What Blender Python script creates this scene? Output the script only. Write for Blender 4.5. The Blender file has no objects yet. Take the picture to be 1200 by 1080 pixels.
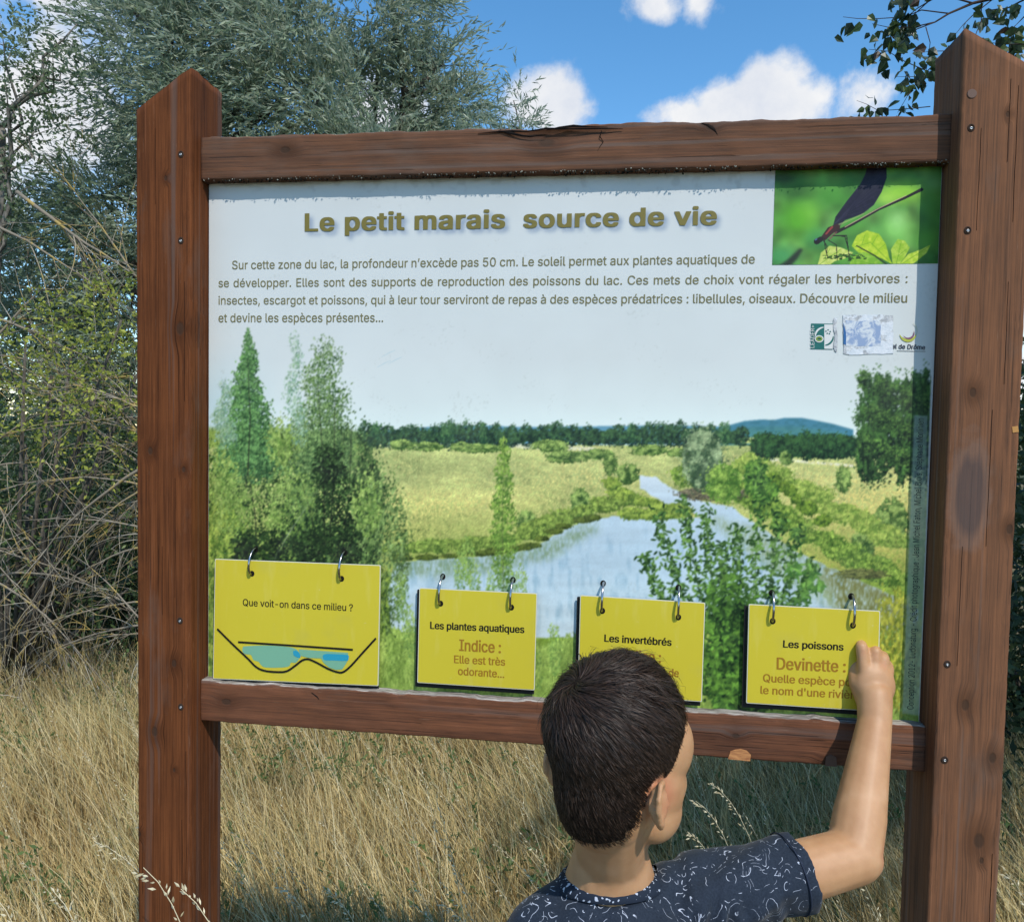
import bpy, bmesh, math, random
import numpy as np
from mathutils import Vector, Matrix
rad = math.radians
rng = np.random.default_rng(7)
random.seed(7)
scene = bpy.context.scene
COL = scene.collection

# ------------------------------------------------------------------ camera
CAM = Vector((0.0902, -1.0869, 1.4178))
YAW, PITCH, ROLL, FOC = 0.1262, -0.0421, 0.0185, 890.24      # focal length in units of a 1200 wide frame
def _axes():
    cy, sy, cp, sp = math.cos(YAW), math.sin(YAW), math.cos(PITCH), math.sin(PITCH)
    f = Vector((-sy*cp, cy*cp, sp)); r = Vector((cy, sy, 0)); u = r.cross(f)
    cr, sr = math.cos(ROLL), math.sin(ROLL)
    return r*cr+u*sr, u*cr-r*sr, f
RGT, UPV, FWD = _axes()
cam = bpy.data.objects.new('camera', bpy.data.cameras.new('camera'))
COL.objects.link(cam)
cam.matrix_world = Matrix(((RGT.x, UPV.x, -FWD.x, CAM.x), (RGT.y, UPV.y, -FWD.y, CAM.y), (RGT.z, UPV.z, -FWD.z, CAM.z), (0, 0, 0, 1)))
cam.data.sensor_width = 36; cam.data.sensor_fit = 'HORIZONTAL'
cam.data.lens = FOC/1200*36
cam.data.clip_start = 0.05; cam.data.clip_end = 900
scene.camera = cam

def at(x, y, Y):                       # measured point of the photograph -> the place on the vertical plane y = Y
    d = FWD + RGT*((x-600)/FOC) + UPV*((540-y)/FOC)
    return CAM + d*((Y-CAM.y)/d.y)
def deep(x, y, dist):                  # the same at a distance along the view
    return CAM + (FWD + RGT*((x-600)/FOC) + UPV*((540-y)/FOC))*dist

# ------------------------------------------------------------------ sun, sky, exposure
SUND = Vector((0.67, -1.0, 1.436)).normalized()
sun = bpy.data.objects.new('sun', bpy.data.lights.new('sun', 'SUN'))
COL.objects.link(sun)
sun.data.energy = 4.1; sun.data.angle = rad(0.55); sun.data.color = (1.0, 0.95, 0.87)
sun.rotation_euler = (-SUND).to_track_quat('-Z', 'Y').to_euler()
world = bpy.data.worlds.new('World'); scene.world = world; world.use_nodes = True
wt = world.node_tree; wt.nodes.clear()
def wn(t, **k):
    n = wt.nodes.new(t)
    for a, b in k.items(): setattr(n, a, b)
    return n
def wl(a, b): wt.links.new(a, b)
sky = wn('ShaderNodeTexSky', sky_type='NISHITA', sun_disc=False)
sky.sun_elevation = math.asin(SUND.z); sky.sun_rotation = math.atan2(SUND.x, SUND.y)
sky.air_density = 1.0; sky.dust_density = 0.1; sky.ozone_density = 2.2
hs = wn('ShaderNodeHueSaturation'); hs.inputs['Hue'].default_value = 0.494; hs.inputs['Saturation'].default_value = 1.25; hs.inputs['Value'].default_value = 1.85
wl(sky.outputs[0], hs.inputs['Color'])
bg = wn('ShaderNodeBackground'); bg.inputs[1].default_value = 0.115
wl(hs.outputs[0], bg.inputs[0])
cb = wn('ShaderNodeBackground'); cb.inputs[1].default_value = .95
tc = wn('ShaderNodeTexCoord')
nz = wn('ShaderNodeTexNoise'); nz.inputs['Distortion'].default_value = .15; nz.inputs['Scale'].default_value = 8; nz.inputs['Detail'].default_value = 8; nz.inputs['Roughness'].default_value = 0.6
wl(tc.outputs['Generated'], nz.inputs['Vector'])
big = wn('ShaderNodeTexNoise'); big.inputs['Scale'].default_value = 3.1; big.inputs['Detail'].default_value = 7; big.inputs['Roughness'].default_value = 0.55
wl(tc.outputs['Generated'], big.inputs['Vector'])
acc = None
crp = wn('ShaderNodeValToRGB'); crp.color_ramp.elements[0].position = .35; crp.color_ramp.elements[0].color = (.70, .76, .88, 1); crp.color_ramp.elements[1].position = .62; crp.color_ramp.elements[1].color = (1, 1, 1, 1)
nz2 = wn('ShaderNodeTexNoise'); nz2.inputs['Scale'].default_value = 5.5; nz2.inputs['Detail'].default_value = 9; nz2.inputs['Roughness'].default_value = .62; nz2.inputs['Distortion'].default_value = .2
wl(tc.outputs['Generated'], nz2.inputs['Vector']); wl(nz2.outputs['Fac'], crp.inputs[0]); wl(crp.outputs[0], cb.inputs[0])
CLOUDS = [(652, 120, 46, 40, 1.0), (625, 132, 34, 24, .8), (868, 124, 84, 30, 1.05), (895, 104, 46, 30, 1.0), (800, 132, 46, 24, .95), (1018, 112, 32, 34, .72),
          (768, 12, 36, 20, .85), (820, 8, 24, 26, .8), (85, -25, 110, 50, .9), (30, 130, 100, 130, .9), (180, 190, 60, 60, .6), (430, 140, 60, 50, .9), (300, 40, 40, 50, .6), (1190, 300, 60, 200, .8)]
for (x, y, rx, ry, s) in CLOUDS:
    d = (FWD + RGT*((x-600)/FOC) + UPV*((540-y)/FOC)).normalized()
    k = wn('ShaderNodeVectorMath', operation='SUBTRACT'); wl(tc.outputs['Generated'], k.inputs[0]); k.inputs[1].default_value = d
    m = wn('ShaderNodeVectorMath', operation='MULTIPLY'); wl(k.outputs[0], m.inputs[0]); m.inputs[1].default_value = (FOC/rx, FOC/rx, FOC/ry)
    l = wn('ShaderNodeVectorMath', operation='LENGTH'); wl(m.outputs[0], l.inputs[0])
    q = wn('ShaderNodeMapRange'); q.inputs['From Min'].default_value = 1.45; q.inputs['From Max'].default_value = 0.0
    q.inputs['To Min'].default_value = 0; q.inputs['To Max'].default_value = s; wl(l.outputs['Value'], q.inputs['Value'])
    if acc is None: acc = q.outputs[0]
    else:
        mx = wn('ShaderNodeMath', operation='MAXIMUM'); wl(acc, mx.inputs[0]); wl(q.outputs[0], mx.inputs[1]); acc = mx.outputs[0]
# scattered cumulus elsewhere in the sky
gc = wn('ShaderNodeMapRange'); gc.inputs['From Min'].default_value = 0.44; gc.inputs['From Max'].default_value = 0.60
gc.inputs['To Max'].default_value = 0.2; wl(big.outputs['Fac'], gc.inputs['Value'])
sx = wn('ShaderNodeSeparateXYZ'); wl(tc.outputs['Generated'], sx.inputs[0])
front = wn('ShaderNodeMapRange'); front.inputs['From Min'].default_value = 0.55; front.inputs['From Max'].default_value = 0.2; wl(sx.outputs['Y'], front.inputs['Value'])
gm = wn('ShaderNodeMath', operation='MULTIPLY'); wl(gc.outputs[0], gm.inputs[0]); wl(front.outputs[0], gm.inputs[1])
mx = wn('ShaderNodeMath', operation='MAXIMUM'); wl(acc, mx.inputs[0]); wl(gm.outputs[0], mx.inputs[1])
ns = wn('ShaderNodeMath', operation='MULTIPLY_ADD'); wl(nz.outputs['Fac'], ns.inputs[0]); ns.inputs[1].default_value = 2.2; ns.inputs[2].default_value = -1.16
ad = wn('ShaderNodeMath', operation='ADD'); wl(mx.outputs[0], ad.inputs[0]); wl(ns.outputs[0], ad.inputs[1])
rp = wn('ShaderNodeMapRange', interpolation_type='SMOOTHSTEP'); rp.inputs['From Min'].default_value = 0.22; rp.inputs['From Max'].default_value = 0.66
wl(ad.outputs[0], rp.inputs['Value'])
gate = wn('ShaderNodeMapRange'); gate.inputs['From Min'].default_value = 0.0; gate.inputs['From Max'].default_value = 0.15; wl(mx.outputs[0], gate.inputs['Value'])
fin = wn('ShaderNodeMath', operation='MULTIPLY'); wl(rp.outputs[0], fin.inputs[0]); wl(gate.outputs[0], fin.inputs[1])
mixw = wn('ShaderNodeMixShader'); wl(fin.outputs[0], mixw.inputs[0]); wl(bg.outputs[0], mixw.inputs[1]); wl(cb.outputs[0], mixw.inputs[2])
wo = wn('ShaderNodeOutputWorld'); wl(mixw.outputs[0], wo.inputs[0])
vs = scene.view_settings
vs.view_transform = 'Standard'; vs.look = 'None'; vs.gamma = 1; vs.exposure = 0.0; vs.use_curve_mapping = False
scene.cycles.max_bounces = 8; scene.cycles.transparent_max_bounces = 8

# ------------------------------------------------------------------ helpers
def lin(c):
    c = np.asarray(c, float)/255.0
    return np.where(c <= .04045, c/12.92, ((c+.055)/1.055)**2.4)
def mat(name, color=(.5, .5, .5), rough=.6, spec=.5, metal=0.0):
    m = bpy.data.materials.new(name); m.use_nodes = True
    b = m.node_tree.nodes['Principled BSDF']
    b.inputs['Base Color'].default_value = (*color, 1); b.inputs['Roughness'].default_value = rough
    b.inputs['Specular IOR Level'].default_value = spec; b.inputs['Metallic'].default_value = metal
    return m
class NT:
    def __init__(s, m): s.t = m.node_tree; s.b = s.t.nodes['Principled BSDF']; s.o = s.t.nodes['Material Output']
    def n(s, t, ins=None, **k):
        n = s.t.nodes.new(t)
        for a, b in k.items(): setattr(n, a, b)
        for a, b in (ins or {}).items():
            if isinstance(b, bpy.types.NodeSocket): s.t.links.new(b, n.inputs[a])
            else: n.inputs[a].default_value = b
        return n
    def l(s, a, b): s.t.links.new(a, b)
    def math(s, op, a, b=0.0, c=0.0, clamp=False):
        n = s.n('ShaderNodeMath', operation=op, use_clamp=clamp)
        for i, v in enumerate((a, b, c)):
            if isinstance(v, bpy.types.NodeSocket): s.l(v, n.inputs[i])
            else: n.inputs[i].default_value = v
        return n.outputs[0]
    def ramp(s, fac, stops):
        n = s.n('ShaderNodeValToRGB'); e = n.color_ramp.elements
        while len(e) > 1: e.remove(e[-1])
        for i, (p, c) in enumerate(stops):
            q = e[0] if i == 0 else e.new(p)
            q.position = p; q.color = (*c, 1)
        s.l(fac, n.inputs[0]); return n.outputs[0]
    def mix(s, f, a, b, mode='MIX'):
        n = s.n('ShaderNodeMix', data_type='RGBA', blend_type=mode)
        for i, v in ((0, f), (6, a), (7, b)):
            if isinstance(v, bpy.types.NodeSocket): s.l(v, n.inputs[i])
            elif i == 0: n.inputs[0].default_value = v
            else: n.inputs[i].default_value = (*v, 1)
        return n.outputs[2]
    def noise(s, vec, scale, detail=4, rough=.55, dist=0):
        n = s.n('ShaderNodeTexNoise', {'Scale': scale, 'Detail': detail, 'Roughness': rough, 'Distortion': dist})
        if vec is not None: s.l(vec, n.inputs['Vector'])
        return n.outputs['Fac']
    def obj(s, scale=(1, 1, 1)):
        t = s.n('ShaderNodeTexCoord'); m = s.n('ShaderNodeMapping', {'Vector': t.outputs['Object'], 'Scale': scale})
        return m.outputs[0]
    def bump(s, h, strength=.3, dist=.002):
        n = s.n('ShaderNodeBump', {'Height': h, 'Strength': strength, 'Distance': dist}); s.l(n.outputs[0], s.b.inputs['Normal']); return n
def rawmesh(name, V, F, k=None):
    """V (n,3) array, F (m,k) int array of equal sided faces or list of faces"""
    me = bpy.data.meshes.new(name)
    V = np.asarray(V, np.float32)
    if isinstance(F, np.ndarray):
        k = F.shape[1]; m = len(F)
        me.vertices.add(len(V)); me.vertices.foreach_set('co', V.ravel())
        me.loops.add(m*k); me.loops.foreach_set('vertex_index', F.astype(np.int32).ravel())
        me.polygons.add(m); me.polygons.foreach_set('loop_start', np.arange(0, m*k, k, dtype=np.int32))
        me.update(calc_edges=True)
    else:
        me.from_pydata([tuple(map(float, v)) for v in V], [], F); me.update()
    return me
def link(name, me, m=None, parent=None, smooth=False):
    if m is not None and not me.materials: me.materials.append(m)
    if smooth: me.polygons.foreach_set('use_smooth', np.ones(len(me.polygons), bool)); me.update()
    o = bpy.data.objects.new(name, me); COL.objects.link(o)
    if parent is not None: 
        o.parent = parent
        o.matrix_parent_inverse = Matrix.Translation(-world_loc(parent))
    return o
def world_loc(o):
    v = Vector(o.location)
    while o.parent is not None: 
        v = v + o.matrix_parent_inverse.translation + o.parent.location; o = o.parent
    return v
def thing(name, label, cat, loc=(0, 0, 0), group=None):
    o = bpy.data.objects.new(name, None); COL.objects.link(o); o.location = loc; o.empty_display_size = .1
    o['label'] = label; o['category'] = cat
    if group: o['group'] = group
    return o
def tag(o, label=None, cat=None, group=None, kind=None):
    for k, v in (('label', label), ('category', cat), ('group', group), ('kind', kind)):
        if v: o[k] = v
    return o
GZ = -0.20                                  # ground under the board and the child
def ground_z(x, y):
    t = min(max((y-.15)/1.5, 0), 1); t = t*t*(3-2*t)
    return GZ-.46*t+.02*math.sin(x*.7+1)*math.sin(y*.6)*min(max(y-2, 0)/3, 1)
class MB:
    """collects polygons"""
    def __init__(s): s.V = []; s.F = []
    def add(s, V, F):
        k = len(s.V); s.V += [tuple(v) for v in V]; s.F += [tuple(i+k for i in f) for f in F]
    def box(s, a, b):
        (x0, y0, z0), (x1, y1, z1) = a, b
        s.add([(x0, y0, z0), (x1, y0, z0), (x1, y1, z0), (x0, y1, z0), (x0, y0, z1), (x1, y0, z1), (x1, y1, z1), (x0, y1, z1)],
              [(0, 3, 2, 1), (4, 5, 6, 7), (0, 1, 5, 4), (1, 2, 6, 5), (2, 3, 7, 6), (3, 0, 4, 7)])
    def tube(s, P, R, n=6, closed=False):
        P = [Vector(p) for p in P]; V = []; F = []
        m = len(P); up = Vector((.31, .22, .93)).normalized()
        for i, p in enumerate(P):
            if closed: t = P[(i+1) % m]-P[i-1]
            else: t = P[min(i+1, m-1)]-P[max(i-1, 0)]
            t.normalize(); a = t.cross(up)
            if a.length < .1: a = t.cross(Vector((1, 0, 0)))
            a.normalize(); b = t.cross(a)
            r = R[i] if hasattr(R, '__len__') else R
            V += [p+(a*math.cos(2*math.pi*j/n)+b*math.sin(2*math.pi*j/n))*r for j in range(n)]
        for i in range(m if closed else m-1):
            for j in range(n):
                F.append((i*n+j, i*n+(j+1) % n, ((i+1) % m)*n+(j+1) % n, ((i+1) % m)*n+j))
        if not closed: F += [tuple(range(n-1, -1, -1)), tuple((m-1)*n+j for j in range(n))]
        s.add(V, F)
    def build(s, name, m, parent=None, smooth=False): return link(name, rawmesh(name, s.V, s.F), m, parent, smooth)
def vnoise(shape, cell, octaves=3, seed=0, aspect=1.0):
    """smooth value noise, 0..1"""
    r = np.random.default_rng(seed); H, W = shape; out = np.zeros(shape, np.float32); amp = 1; tot = 0
    for o in range(octaves):
        cy = max(cell/2**o, 1.0); cx = max(cell*aspect/2**o, 1.0)
        gy = int(H/cy)+3; gx = int(W/cx)+3; g = r.random((gy, gx)).astype(np.float32)
        yy = np.arange(H)/cy; xx = np.arange(W)/cx
        iy = yy.astype(int); ix = xx.astype(int); fy = (yy-iy)[:, None]; fx = (xx-ix)[None]
        fy = fy*fy*(3-2*fy); fx = fx*fx*(3-2*fx)
        a = g[np.ix_(iy, ix)]; b = g[np.ix_(iy, ix+1)]; c = g[np.ix_(iy+1, ix)]; d = g[np.ix_(iy+1, ix+1)]
        out += amp*((a*(1-fx)+b*fx)*(1-fy)+(c*(1-fx)+d*fx)*fy); tot += amp; amp *= .5
    return out/tot
# ------------------------------------------------------------------ the information board: geometry
Z0 = 1.40
HW, PW, PD = 0.5412, 0.09, 0.0937            # half the gap between the posts, post width, post depth
BY0, BY1 = 0.0282, 0.078                     # beams: front and back
DP = 0.0471                                  # front of the panel
ZT1, ZT0, ZB1, ZB0 = Z0+.456, Z0+.3912, Z0-.3891, Z0-.4536
board = thing('information_board', 'large brown wooden trail board holding the printed "Le petit marais" panel between two posts', 'information board', (0, .045, GZ))

def wood(name, axis, base, dark, knots=(), grey=0.0, graytop=None, smudge=None, cracks=()):
    m = mat(name, rough=.8, spec=.10); g = NT(m)
    st = [1, 1, 1]; st[axis] = .045
    tco = g.n('ShaderNodeTexCoord').outputs['Object']
    warp = None; km = None; ring = None
    for (kx, ky, kz, kr) in knots:
        sub = g.n('ShaderNodeVectorMath', {0: tco, 1: (kx, ky, kz)}, operation='SUBTRACT').outputs[0]
        sc = [1/kr]*3; sc[axis] *= .62
        if axis == 2: sc[1] *= .15
        ml = g.n('ShaderNodeVectorMath', {0: sub, 1: tuple(sc)}, operation='MULTIPLY').outputs[0]
        ln = g.n('ShaderNodeVectorMath', {0: ml}, operation='LENGTH').outputs['Value']
        core = g.n('ShaderNodeMapRange', {'Value': ln, 'From Min': .85, 'From Max': .50}, interpolation_type='SMOOTHSTEP').outputs[0]
        halo = g.n('ShaderNodeMapRange', {'Value': ln, 'From Min': 3.2, 'From Max': .5}, interpolation_type='SMOOTHSTEP').outputs[0]
        km = core if km is None else g.math('MAXIMUM', km, core)
        ring = halo if ring is None else g.math('MAXIMUM', ring, halo)
    vec = tco
    if ring is not None:
        off = g.n('ShaderNodeCombineXYZ', {0: g.math('MULTIPLY', ring, .006), 1: 0.0, 2: g.math('MULTIPLY', ring, .006)}).outputs[0]
        vec = g.n('ShaderNodeVectorMath', {0: tco, 1: off}, operation='ADD').outputs[0]
    mp = g.n('ShaderNodeMapping', {'Vector': vec, 'Scale': tuple(st)}).outputs[0]
    st2 = list(st); st2[axis] = .012
    mp2 = g.n('ShaderNodeMapping', {'Vector': vec, 'Scale': tuple(st2)}).outputs[0]
    n1 = g.noise(mp, 130, 7, .68, .2)
    n2 = g.noise(mp, 420, 3, .6)
    n3 = g.noise(tco, 9, 4, .6)
    fine = g.noise(mp2, 420, 4, .65, .1)
    blend = g.math('ADD', g.math('MULTIPLY', n1, .5), g.math('MULTIPLY', fine, .5))
    c = g.ramp(blend, [(.36, dark), (.455, tuple(.55*a+.45*b for a, b in zip(base, dark))), (.53, base), (.64, tuple(min(1, a*1.3) for a in base))])
    c = g.mix(g.math('MULTIPLY', g.n('ShaderNodeMapRange', {'Value': n3, 'From Min': .45, 'From Max': .75}).outputs[0], .45), c, dark)
    streak = g.n('ShaderNodeMapRange', {'Value': g.noise(mp2, 62, 2, .5), 'From Min': .60, 'From Max': .68}).outputs[0]
    gray = tuple(.35*x+.65*y for x, y in zip(base, (.12, .115, .11)))
    c = g.mix(g.math('MULTIPLY', streak, .5), c, gray)
    pale = g.n('ShaderNodeMapRange', {'Value': g.noise(mp2, 230, 3, .6), 'From Min': .60, 'From Max': .70}).outputs[0]
    c = g.mix(g.math('MULTIPLY', pale, .35), c, tuple(min(1, 1.7*x+.02) for x in base))
    wpatch = g.n('ShaderNodeMapRange', {'Value': g.noise(g.n('ShaderNodeMapping', {'Vector': tco, 'Scale': tuple([1 if i != axis else .35 for i in range(3)])}).outputs[0], 16, 5, .65), 'From Min': .56, 'From Max': .72}).outputs[0]
    c = g.mix(g.math('MULTIPLY', wpatch, .35), c, (.115, .088, .072))
    fl = g.n('ShaderNodeMapRange', {'Value': n2, 'From Min': .66, 'From Max': .74}).outputs[0]
    c = g.mix(g.math('MULTIPLY', fl, .22), c, (.36, .26, .18))
    ck = g.n('ShaderNodeMapRange', {'Value': g.noise(mp2, 300, 2, .5), 'From Min': .665, 'From Max': .70}).outputs[0]
    c = g.mix(g.math('MULTIPLY', ck, .6), c, tuple(.25*x for x in dark))
    if grey: c = g.mix(grey, c, (.22, .19, .165))
    if km is not None:
        c = g.mix(g.math('MULTIPLY', ring, g.math('MULTIPLY', fine, .9), clamp=True), c, tuple(.6*x for x in dark))
        c = g.mix(g.math('MULTIPLY', km, .62), c, (.040, .026, .018))
    if smudge:
        (sx_, sz_, rx, rz) = smudge
        sub = g.n('ShaderNodeVectorMath', {0: tco, 1: (sx_, 0, sz_)}, operation='SUBTRACT').outputs[0]
        ml = g.n('ShaderNodeVectorMath', {0: sub, 1: (1/rx, 0, 1/rz)}, operation='MULTIPLY').outputs[0]
        ln = g.n('ShaderNodeVectorMath', {0: ml}, operation='LENGTH').outputs['Value']
        q = g.n('ShaderNodeMapRange', {'Value': g.math('ADD', ln, g.math('MULTIPLY', g.noise(tco, 40, 4), .8)), 'From Min': 1.5, 'From Max': 1.25}).outputs[0]
        c = g.mix(g.math('MULTIPLY', q, .32), c, (.20, .145, .12))
        q2 = g.n('ShaderNodeMapRange', {'Value': g.math('ADD', ln, g.math('MULTIPLY', g.noise(mp, 30, 4), 1.1)), 'From Min': 1.25, 'From Max': 1.05}).outputs[0]
        c = g.mix(g.math('MULTIPLY', q2, .6), c, (.055, .045, .046))
    if graytop is not None:
        geo = g.n('ShaderNodeNewGeometry'); sp = g.n('ShaderNodeSeparateXYZ', {0: geo.outputs['Normal']})
        up = g.math('ADD', sp.outputs[2], g.math('MULTIPLY', g.math('SUBTRACT', n1, .5), 1.6))
        t = g.n('ShaderNodeMapRange', {'Value': up, 'From Min': graytop, 'From Max': graytop+.35}).outputs[0]
        c = g.mix(t, c, g.ramp(n2, [(.35, (.07, .06, .05)), (.5, (.26, .23, .2)), (.65, (.48, .45, .41))]))
    g.l(c, g.b.inputs['Base Color'])
    g.l(g.math('MULTIPLY_ADD', n1, .3, .62), g.b.inputs['Roughness'])
    h = g.math('SUBTRACT', g.math('ADD', g.math('MULTIPLY', n1, .6), g.math('MULTIPLY', n2, .35)), g.math('MULTIPLY', ck, 1.4))
    if km is not None: h = g.math('SUBTRACT', h, g.math('MULTIPLY', km, .7))
    g.bump(h, .5, .0014)
    return m

def loop_rect(w, d, r, n_side, n_corner=3):
    """rounded rectangle 0..w x 0..d, list of points"""
    P = []
    for (cx, cy, a0) in ((w-r, r, -90), (w-r, d-r, 0), (r, d-r, 90), (r, r, 180)):
        for i in range(n_corner+1):
            a = rad(a0+90*i/n_corner); P.append((cx+r*math.cos(a), cy+r*math.sin(a)))
        nxt = {-90: (w, d-r), 0: (r, d), 90: (0, r), 180: (w-r, 0)}[a0]
        p = P[-1]
        for i in range(1, n_side): t = i/n_side; P.append((p[0]+(nxt[0]-p[0])*t, p[1]+(nxt[1]-p[1])*t))
    return P
def timber(name, m, fn, loop, stations, parent):
    """fn(u,v,s) -> point ; loop of (u,v), stations 0..1"""
    V = []; n = len(loop)
    for s in stations:
        for (u, v) in loop: V.append(fn(u, v, s))
    F = []
    for i in range(len(stations)-1):
        for j in range(n): F.append((i*n+j, i*n+(j+1) % n, (i+1)*n+(j+1) % n, (i+1)*n+j))
    F += [tuple(range(n-1, -1, -1)), tuple((len(stations)-1)*n+j for j in range(n))]
    me = rawmesh(name, V, F); o = link(name, me, m, parent)
    me.polygons.foreach_set('use_smooth', np.array([len(p.vertices) == 4 for p in me.polygons])); me.update()
    return o
def jit(x, f, ph): return math.sin(x*f+ph)*.5+math.sin(x*f*2.3+ph*1.7)*.3+math.sin(x*f*5.1+ph*.6)*.2

def post(x0, top, mt, lean=0):
    lp = loop_rect(PW, PD, .0035, 6)
    def f(u, v, s):
        zt = top(u, v)
        z = (GZ-.06)+(zt-GZ+.06)*s if s < 1 else zt + jit(u*40+v*70, 3.1, x0)*.0016
        w = jit(z, 2.2, x0*9)*.0006
        ed = 1.0 if (min(u, PW-u) < .004 and min(v, PD-v) < .004) else 0
        return (x0+u+w - (ed*.0008*abs(jit(z, 60, x0)) if u > PW/2 else -ed*.0008*abs(jit(z, 60, x0+1))), v+ed*.001*abs(jit(z, 83, 2)), z)
    st = list(np.linspace(0, .995, 220))+[1.0]
    return timber('post', mt, f, lp, st, board)
def P2(x, y, Y=0.0): p = at(x, y, Y); return p
def kn(x, y, r, Y=0.0): p = at(x, y, Y); return (p.x, Y, p.z, r)
LW = [kn(194, 209, .0035), kn(211, 385, .009), kn(176, 528, .0055), kn(215, 550, .004), kn(204, 777, .0055), kn(181, 857, .007), kn(204, 902, .003), kn(163, 977, .004)]
RW = [kn(1181, 134, .0035), kn(1140, 460, .006), kn(1131, 826, .007), kn(1163, 888, .0065), kn(1147, 985, .0095), kn(1150, 1008, .004), kn(1183, 620, .006)]
w_left = wood('stained_wood_left', 2, (.135, .044, .015), (.055, .018, .007), LW)
w_right = wood('stained_wood_right', 2, (.180, .070, .028), (.066, .026, .011), RW, .10, smudge=(at(1136, 580, 0).x, at(1136, 580, 0).z, .027, .082))
w_top = wood('stained_wood_top', 0, (.118, .046, .020), (.050, .020, .010), [kn(334, 176, .007, BY0), kn(832, 150, .005, BY0), kn(640, 166, .011, BY0)], .10, graytop=.75)
w_bot = wood('stained_wood_bottom', 0, (.150, .055, .025), (.062, .024, .013), [kn(265, 822, .007, BY0), kn(970, 893, .006, BY0), kn(862, 862, .005, BY0)], .05, graytop=.55)
ziL, zoL, zbL = Z0+.5485, Z0+.4873, Z0+.5497
ziR, zbR = Z0+.5535, Z0+.556
post_l = post(-HW-PW, lambda u, v: zoL+(ziL-zoL)*(u/PW)+(zbL-ziL)*(v/PD), w_left)
post_r = post(HW, lambda u, v: ziR-(.055)*(u/PW)+(zbR-ziR)*(v/PD), w_right)

def beam(z0, z1, mt, kind):
    H = z1-z0; L = 2*HW+.002
    lp = loop_rect(BY1-BY0, H, .0032, 12)
    xk = at(640, 165, BY0).x; xc = at(700, 165, BY0).x; x2 = at(832, 150, BY0).x
    def f(u, v, s):
        x = -HW-.001+L*s; y = BY0+u; z = z0+v
        edge_t = max(0, 1-(H-v)/.010); edge_b = max(0, 1-v/.006)
        z += edge_t*.0016*jit(x, 47, kind)-edge_b*.0006*jit(x, 91, kind)
        y += (1 if u < .01 else 0)*(.0007*jit(x, 31, v*90)+edge_t*.0012*abs(jit(x, 140, 1)))
        if kind == 1:
            # scar where the grain has split away under the top edge
            a = math.exp(-((x-xk-.02)/.075)**2)*math.exp(-((H-v-.012)/.011)**2)
            if u < .012: y += a*.0065
            z -= edge_t*.004*math.exp(-((x-xk)/.05)**2)
            lift = math.exp(-((x-xc)/.09)**2)*edge_t*.0035; z += lift
        else:
            if u < .012: y += edge_t*.003*max(0, jit(x, 26, .3))
            z += edge_t*.0015*max(0, jit(x, 60, 2.3))
        return (x, y, z)
    return timber('beam', mt, f, lp, list(np.linspace(0, 1, 300)), board)
b_top = beam(ZT0, ZT1, w_top, 1); tag(b_top, 'top beam with a split along its upper edge')
b_bot = beam(ZB0, ZB1, w_bot, 2); tag(b_bot, 'lower beam with greyed, flaking upper edge')

# cracks in the beams: thin near-black slivers, the shade inside them painted in
black = mat('crack_shadow', (.012, .009, .008), .9, .1)
def crack(pts, widths, Y, name='crack', parent=None, m=black):
    mb = MB(); q = [at(x, y, Y) for x, y in pts]; V = []
    for i, p in enumerate(q):
        t = (q[min(i+1, len(q)-1)]-q[max(i-1, 0)]).normalized(); nrm = Vector((-t.z, 0, t.x))
        w = widths[i] if hasattr(widths, '__len__') else widths
        V += [p+nrm*w/2+Vector((0, .0006, 0)), p-nrm*w/2+Vector((0, .0006, 0)), p-Vector((0, .0004, 0))+nrm*w*.1]
    F = []
    for i in range(len(q)-1):
        a = i*3; F += [(a, a+2, a+5, a+3), (a+2, a+1, a+4, a+5)]
    mb.add(V, F); return mb.build(name, m, parent)
crack([(560, 156.5), (580, 154.5), (600, 153.5), (618, 154), (640, 150.5), (668, 151), (700, 150.5), (730, 151)], [.0005, .002, .0032, .0018, .003, .002, .002, .0004], BY0-.0004, parent=b_top)
crack([(584, 153), (598, 156), (612, 159), (622, 160), (640, 158)], [.0004, .004, .003, .0022, .0004], BY0-.0006, parent=b_top)
crack([(705, 153), (703, 160), (707, 166), (703, 172), (700, 177)], [.0012, .0016, .001, .0014, .0003], BY0-.0005, parent=b_top)
crack([(822, 144), (829, 147), (836, 152), (841, 158)], [.0004, .0055, .0065, .0006], BY0-.0006, parent=b_top)
crack([(640, 152.5), (655, 149.5), (672, 147.5), (690, 148.5), (712, 149)], [.0003, .003, .004, .002, .0004], BY0-.0006, parent=b_top)
crack([(365, 811), (371, 816), (374, 819)], [.0004, .002, .0003], BY0-.0005, parent=b_bot)
chip = mat('fresh_wood_chip', (.48, .21, .08), .8, .2)
g = NT(chip); g.l(g.ramp(g.noise(g.obj((8, 8, 40)), 12, 4), [(.3, (.30, .12, .05)), (.7, (.55, .26, .10))]), g.b.inputs['Base Color'])
def poly(pts, Y, name, m, parent, th=0.0008):
    q = [at(x, y, Y) for x, y in pts]; n = len(q)
    area = sum(q[i].x*q[(i+1) % n].z-q[(i+1) % n].x*q[i].z for i in range(n))
    if area < 0: q.reverse()
    mb = MB(); mb.add(q+[p+Vector((0, th, 0)) for p in q], [tuple(range(n))]+[(i, i+n, (i+1) % n+n, (i+1) % n) for i in range(n)])
    return mb.build(name, m, parent)
tag(poly([(853, 889), (856, 880), (862, 878), (868, 877), (875, 879), (880, 884), (879, 891.6)], BY0-.0009, 'chipped_patch', chip, b_bot, .0014), 'bare orange chip on the lower edge of the beam')
poly([(967, 897), (968, 886), (974, 884), (980, 887), (981, 898)], BY0-.0006, 'chipped_patch', mat('grey_chip', (.11, .06, .04), .8), b_bot, .001)
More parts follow.
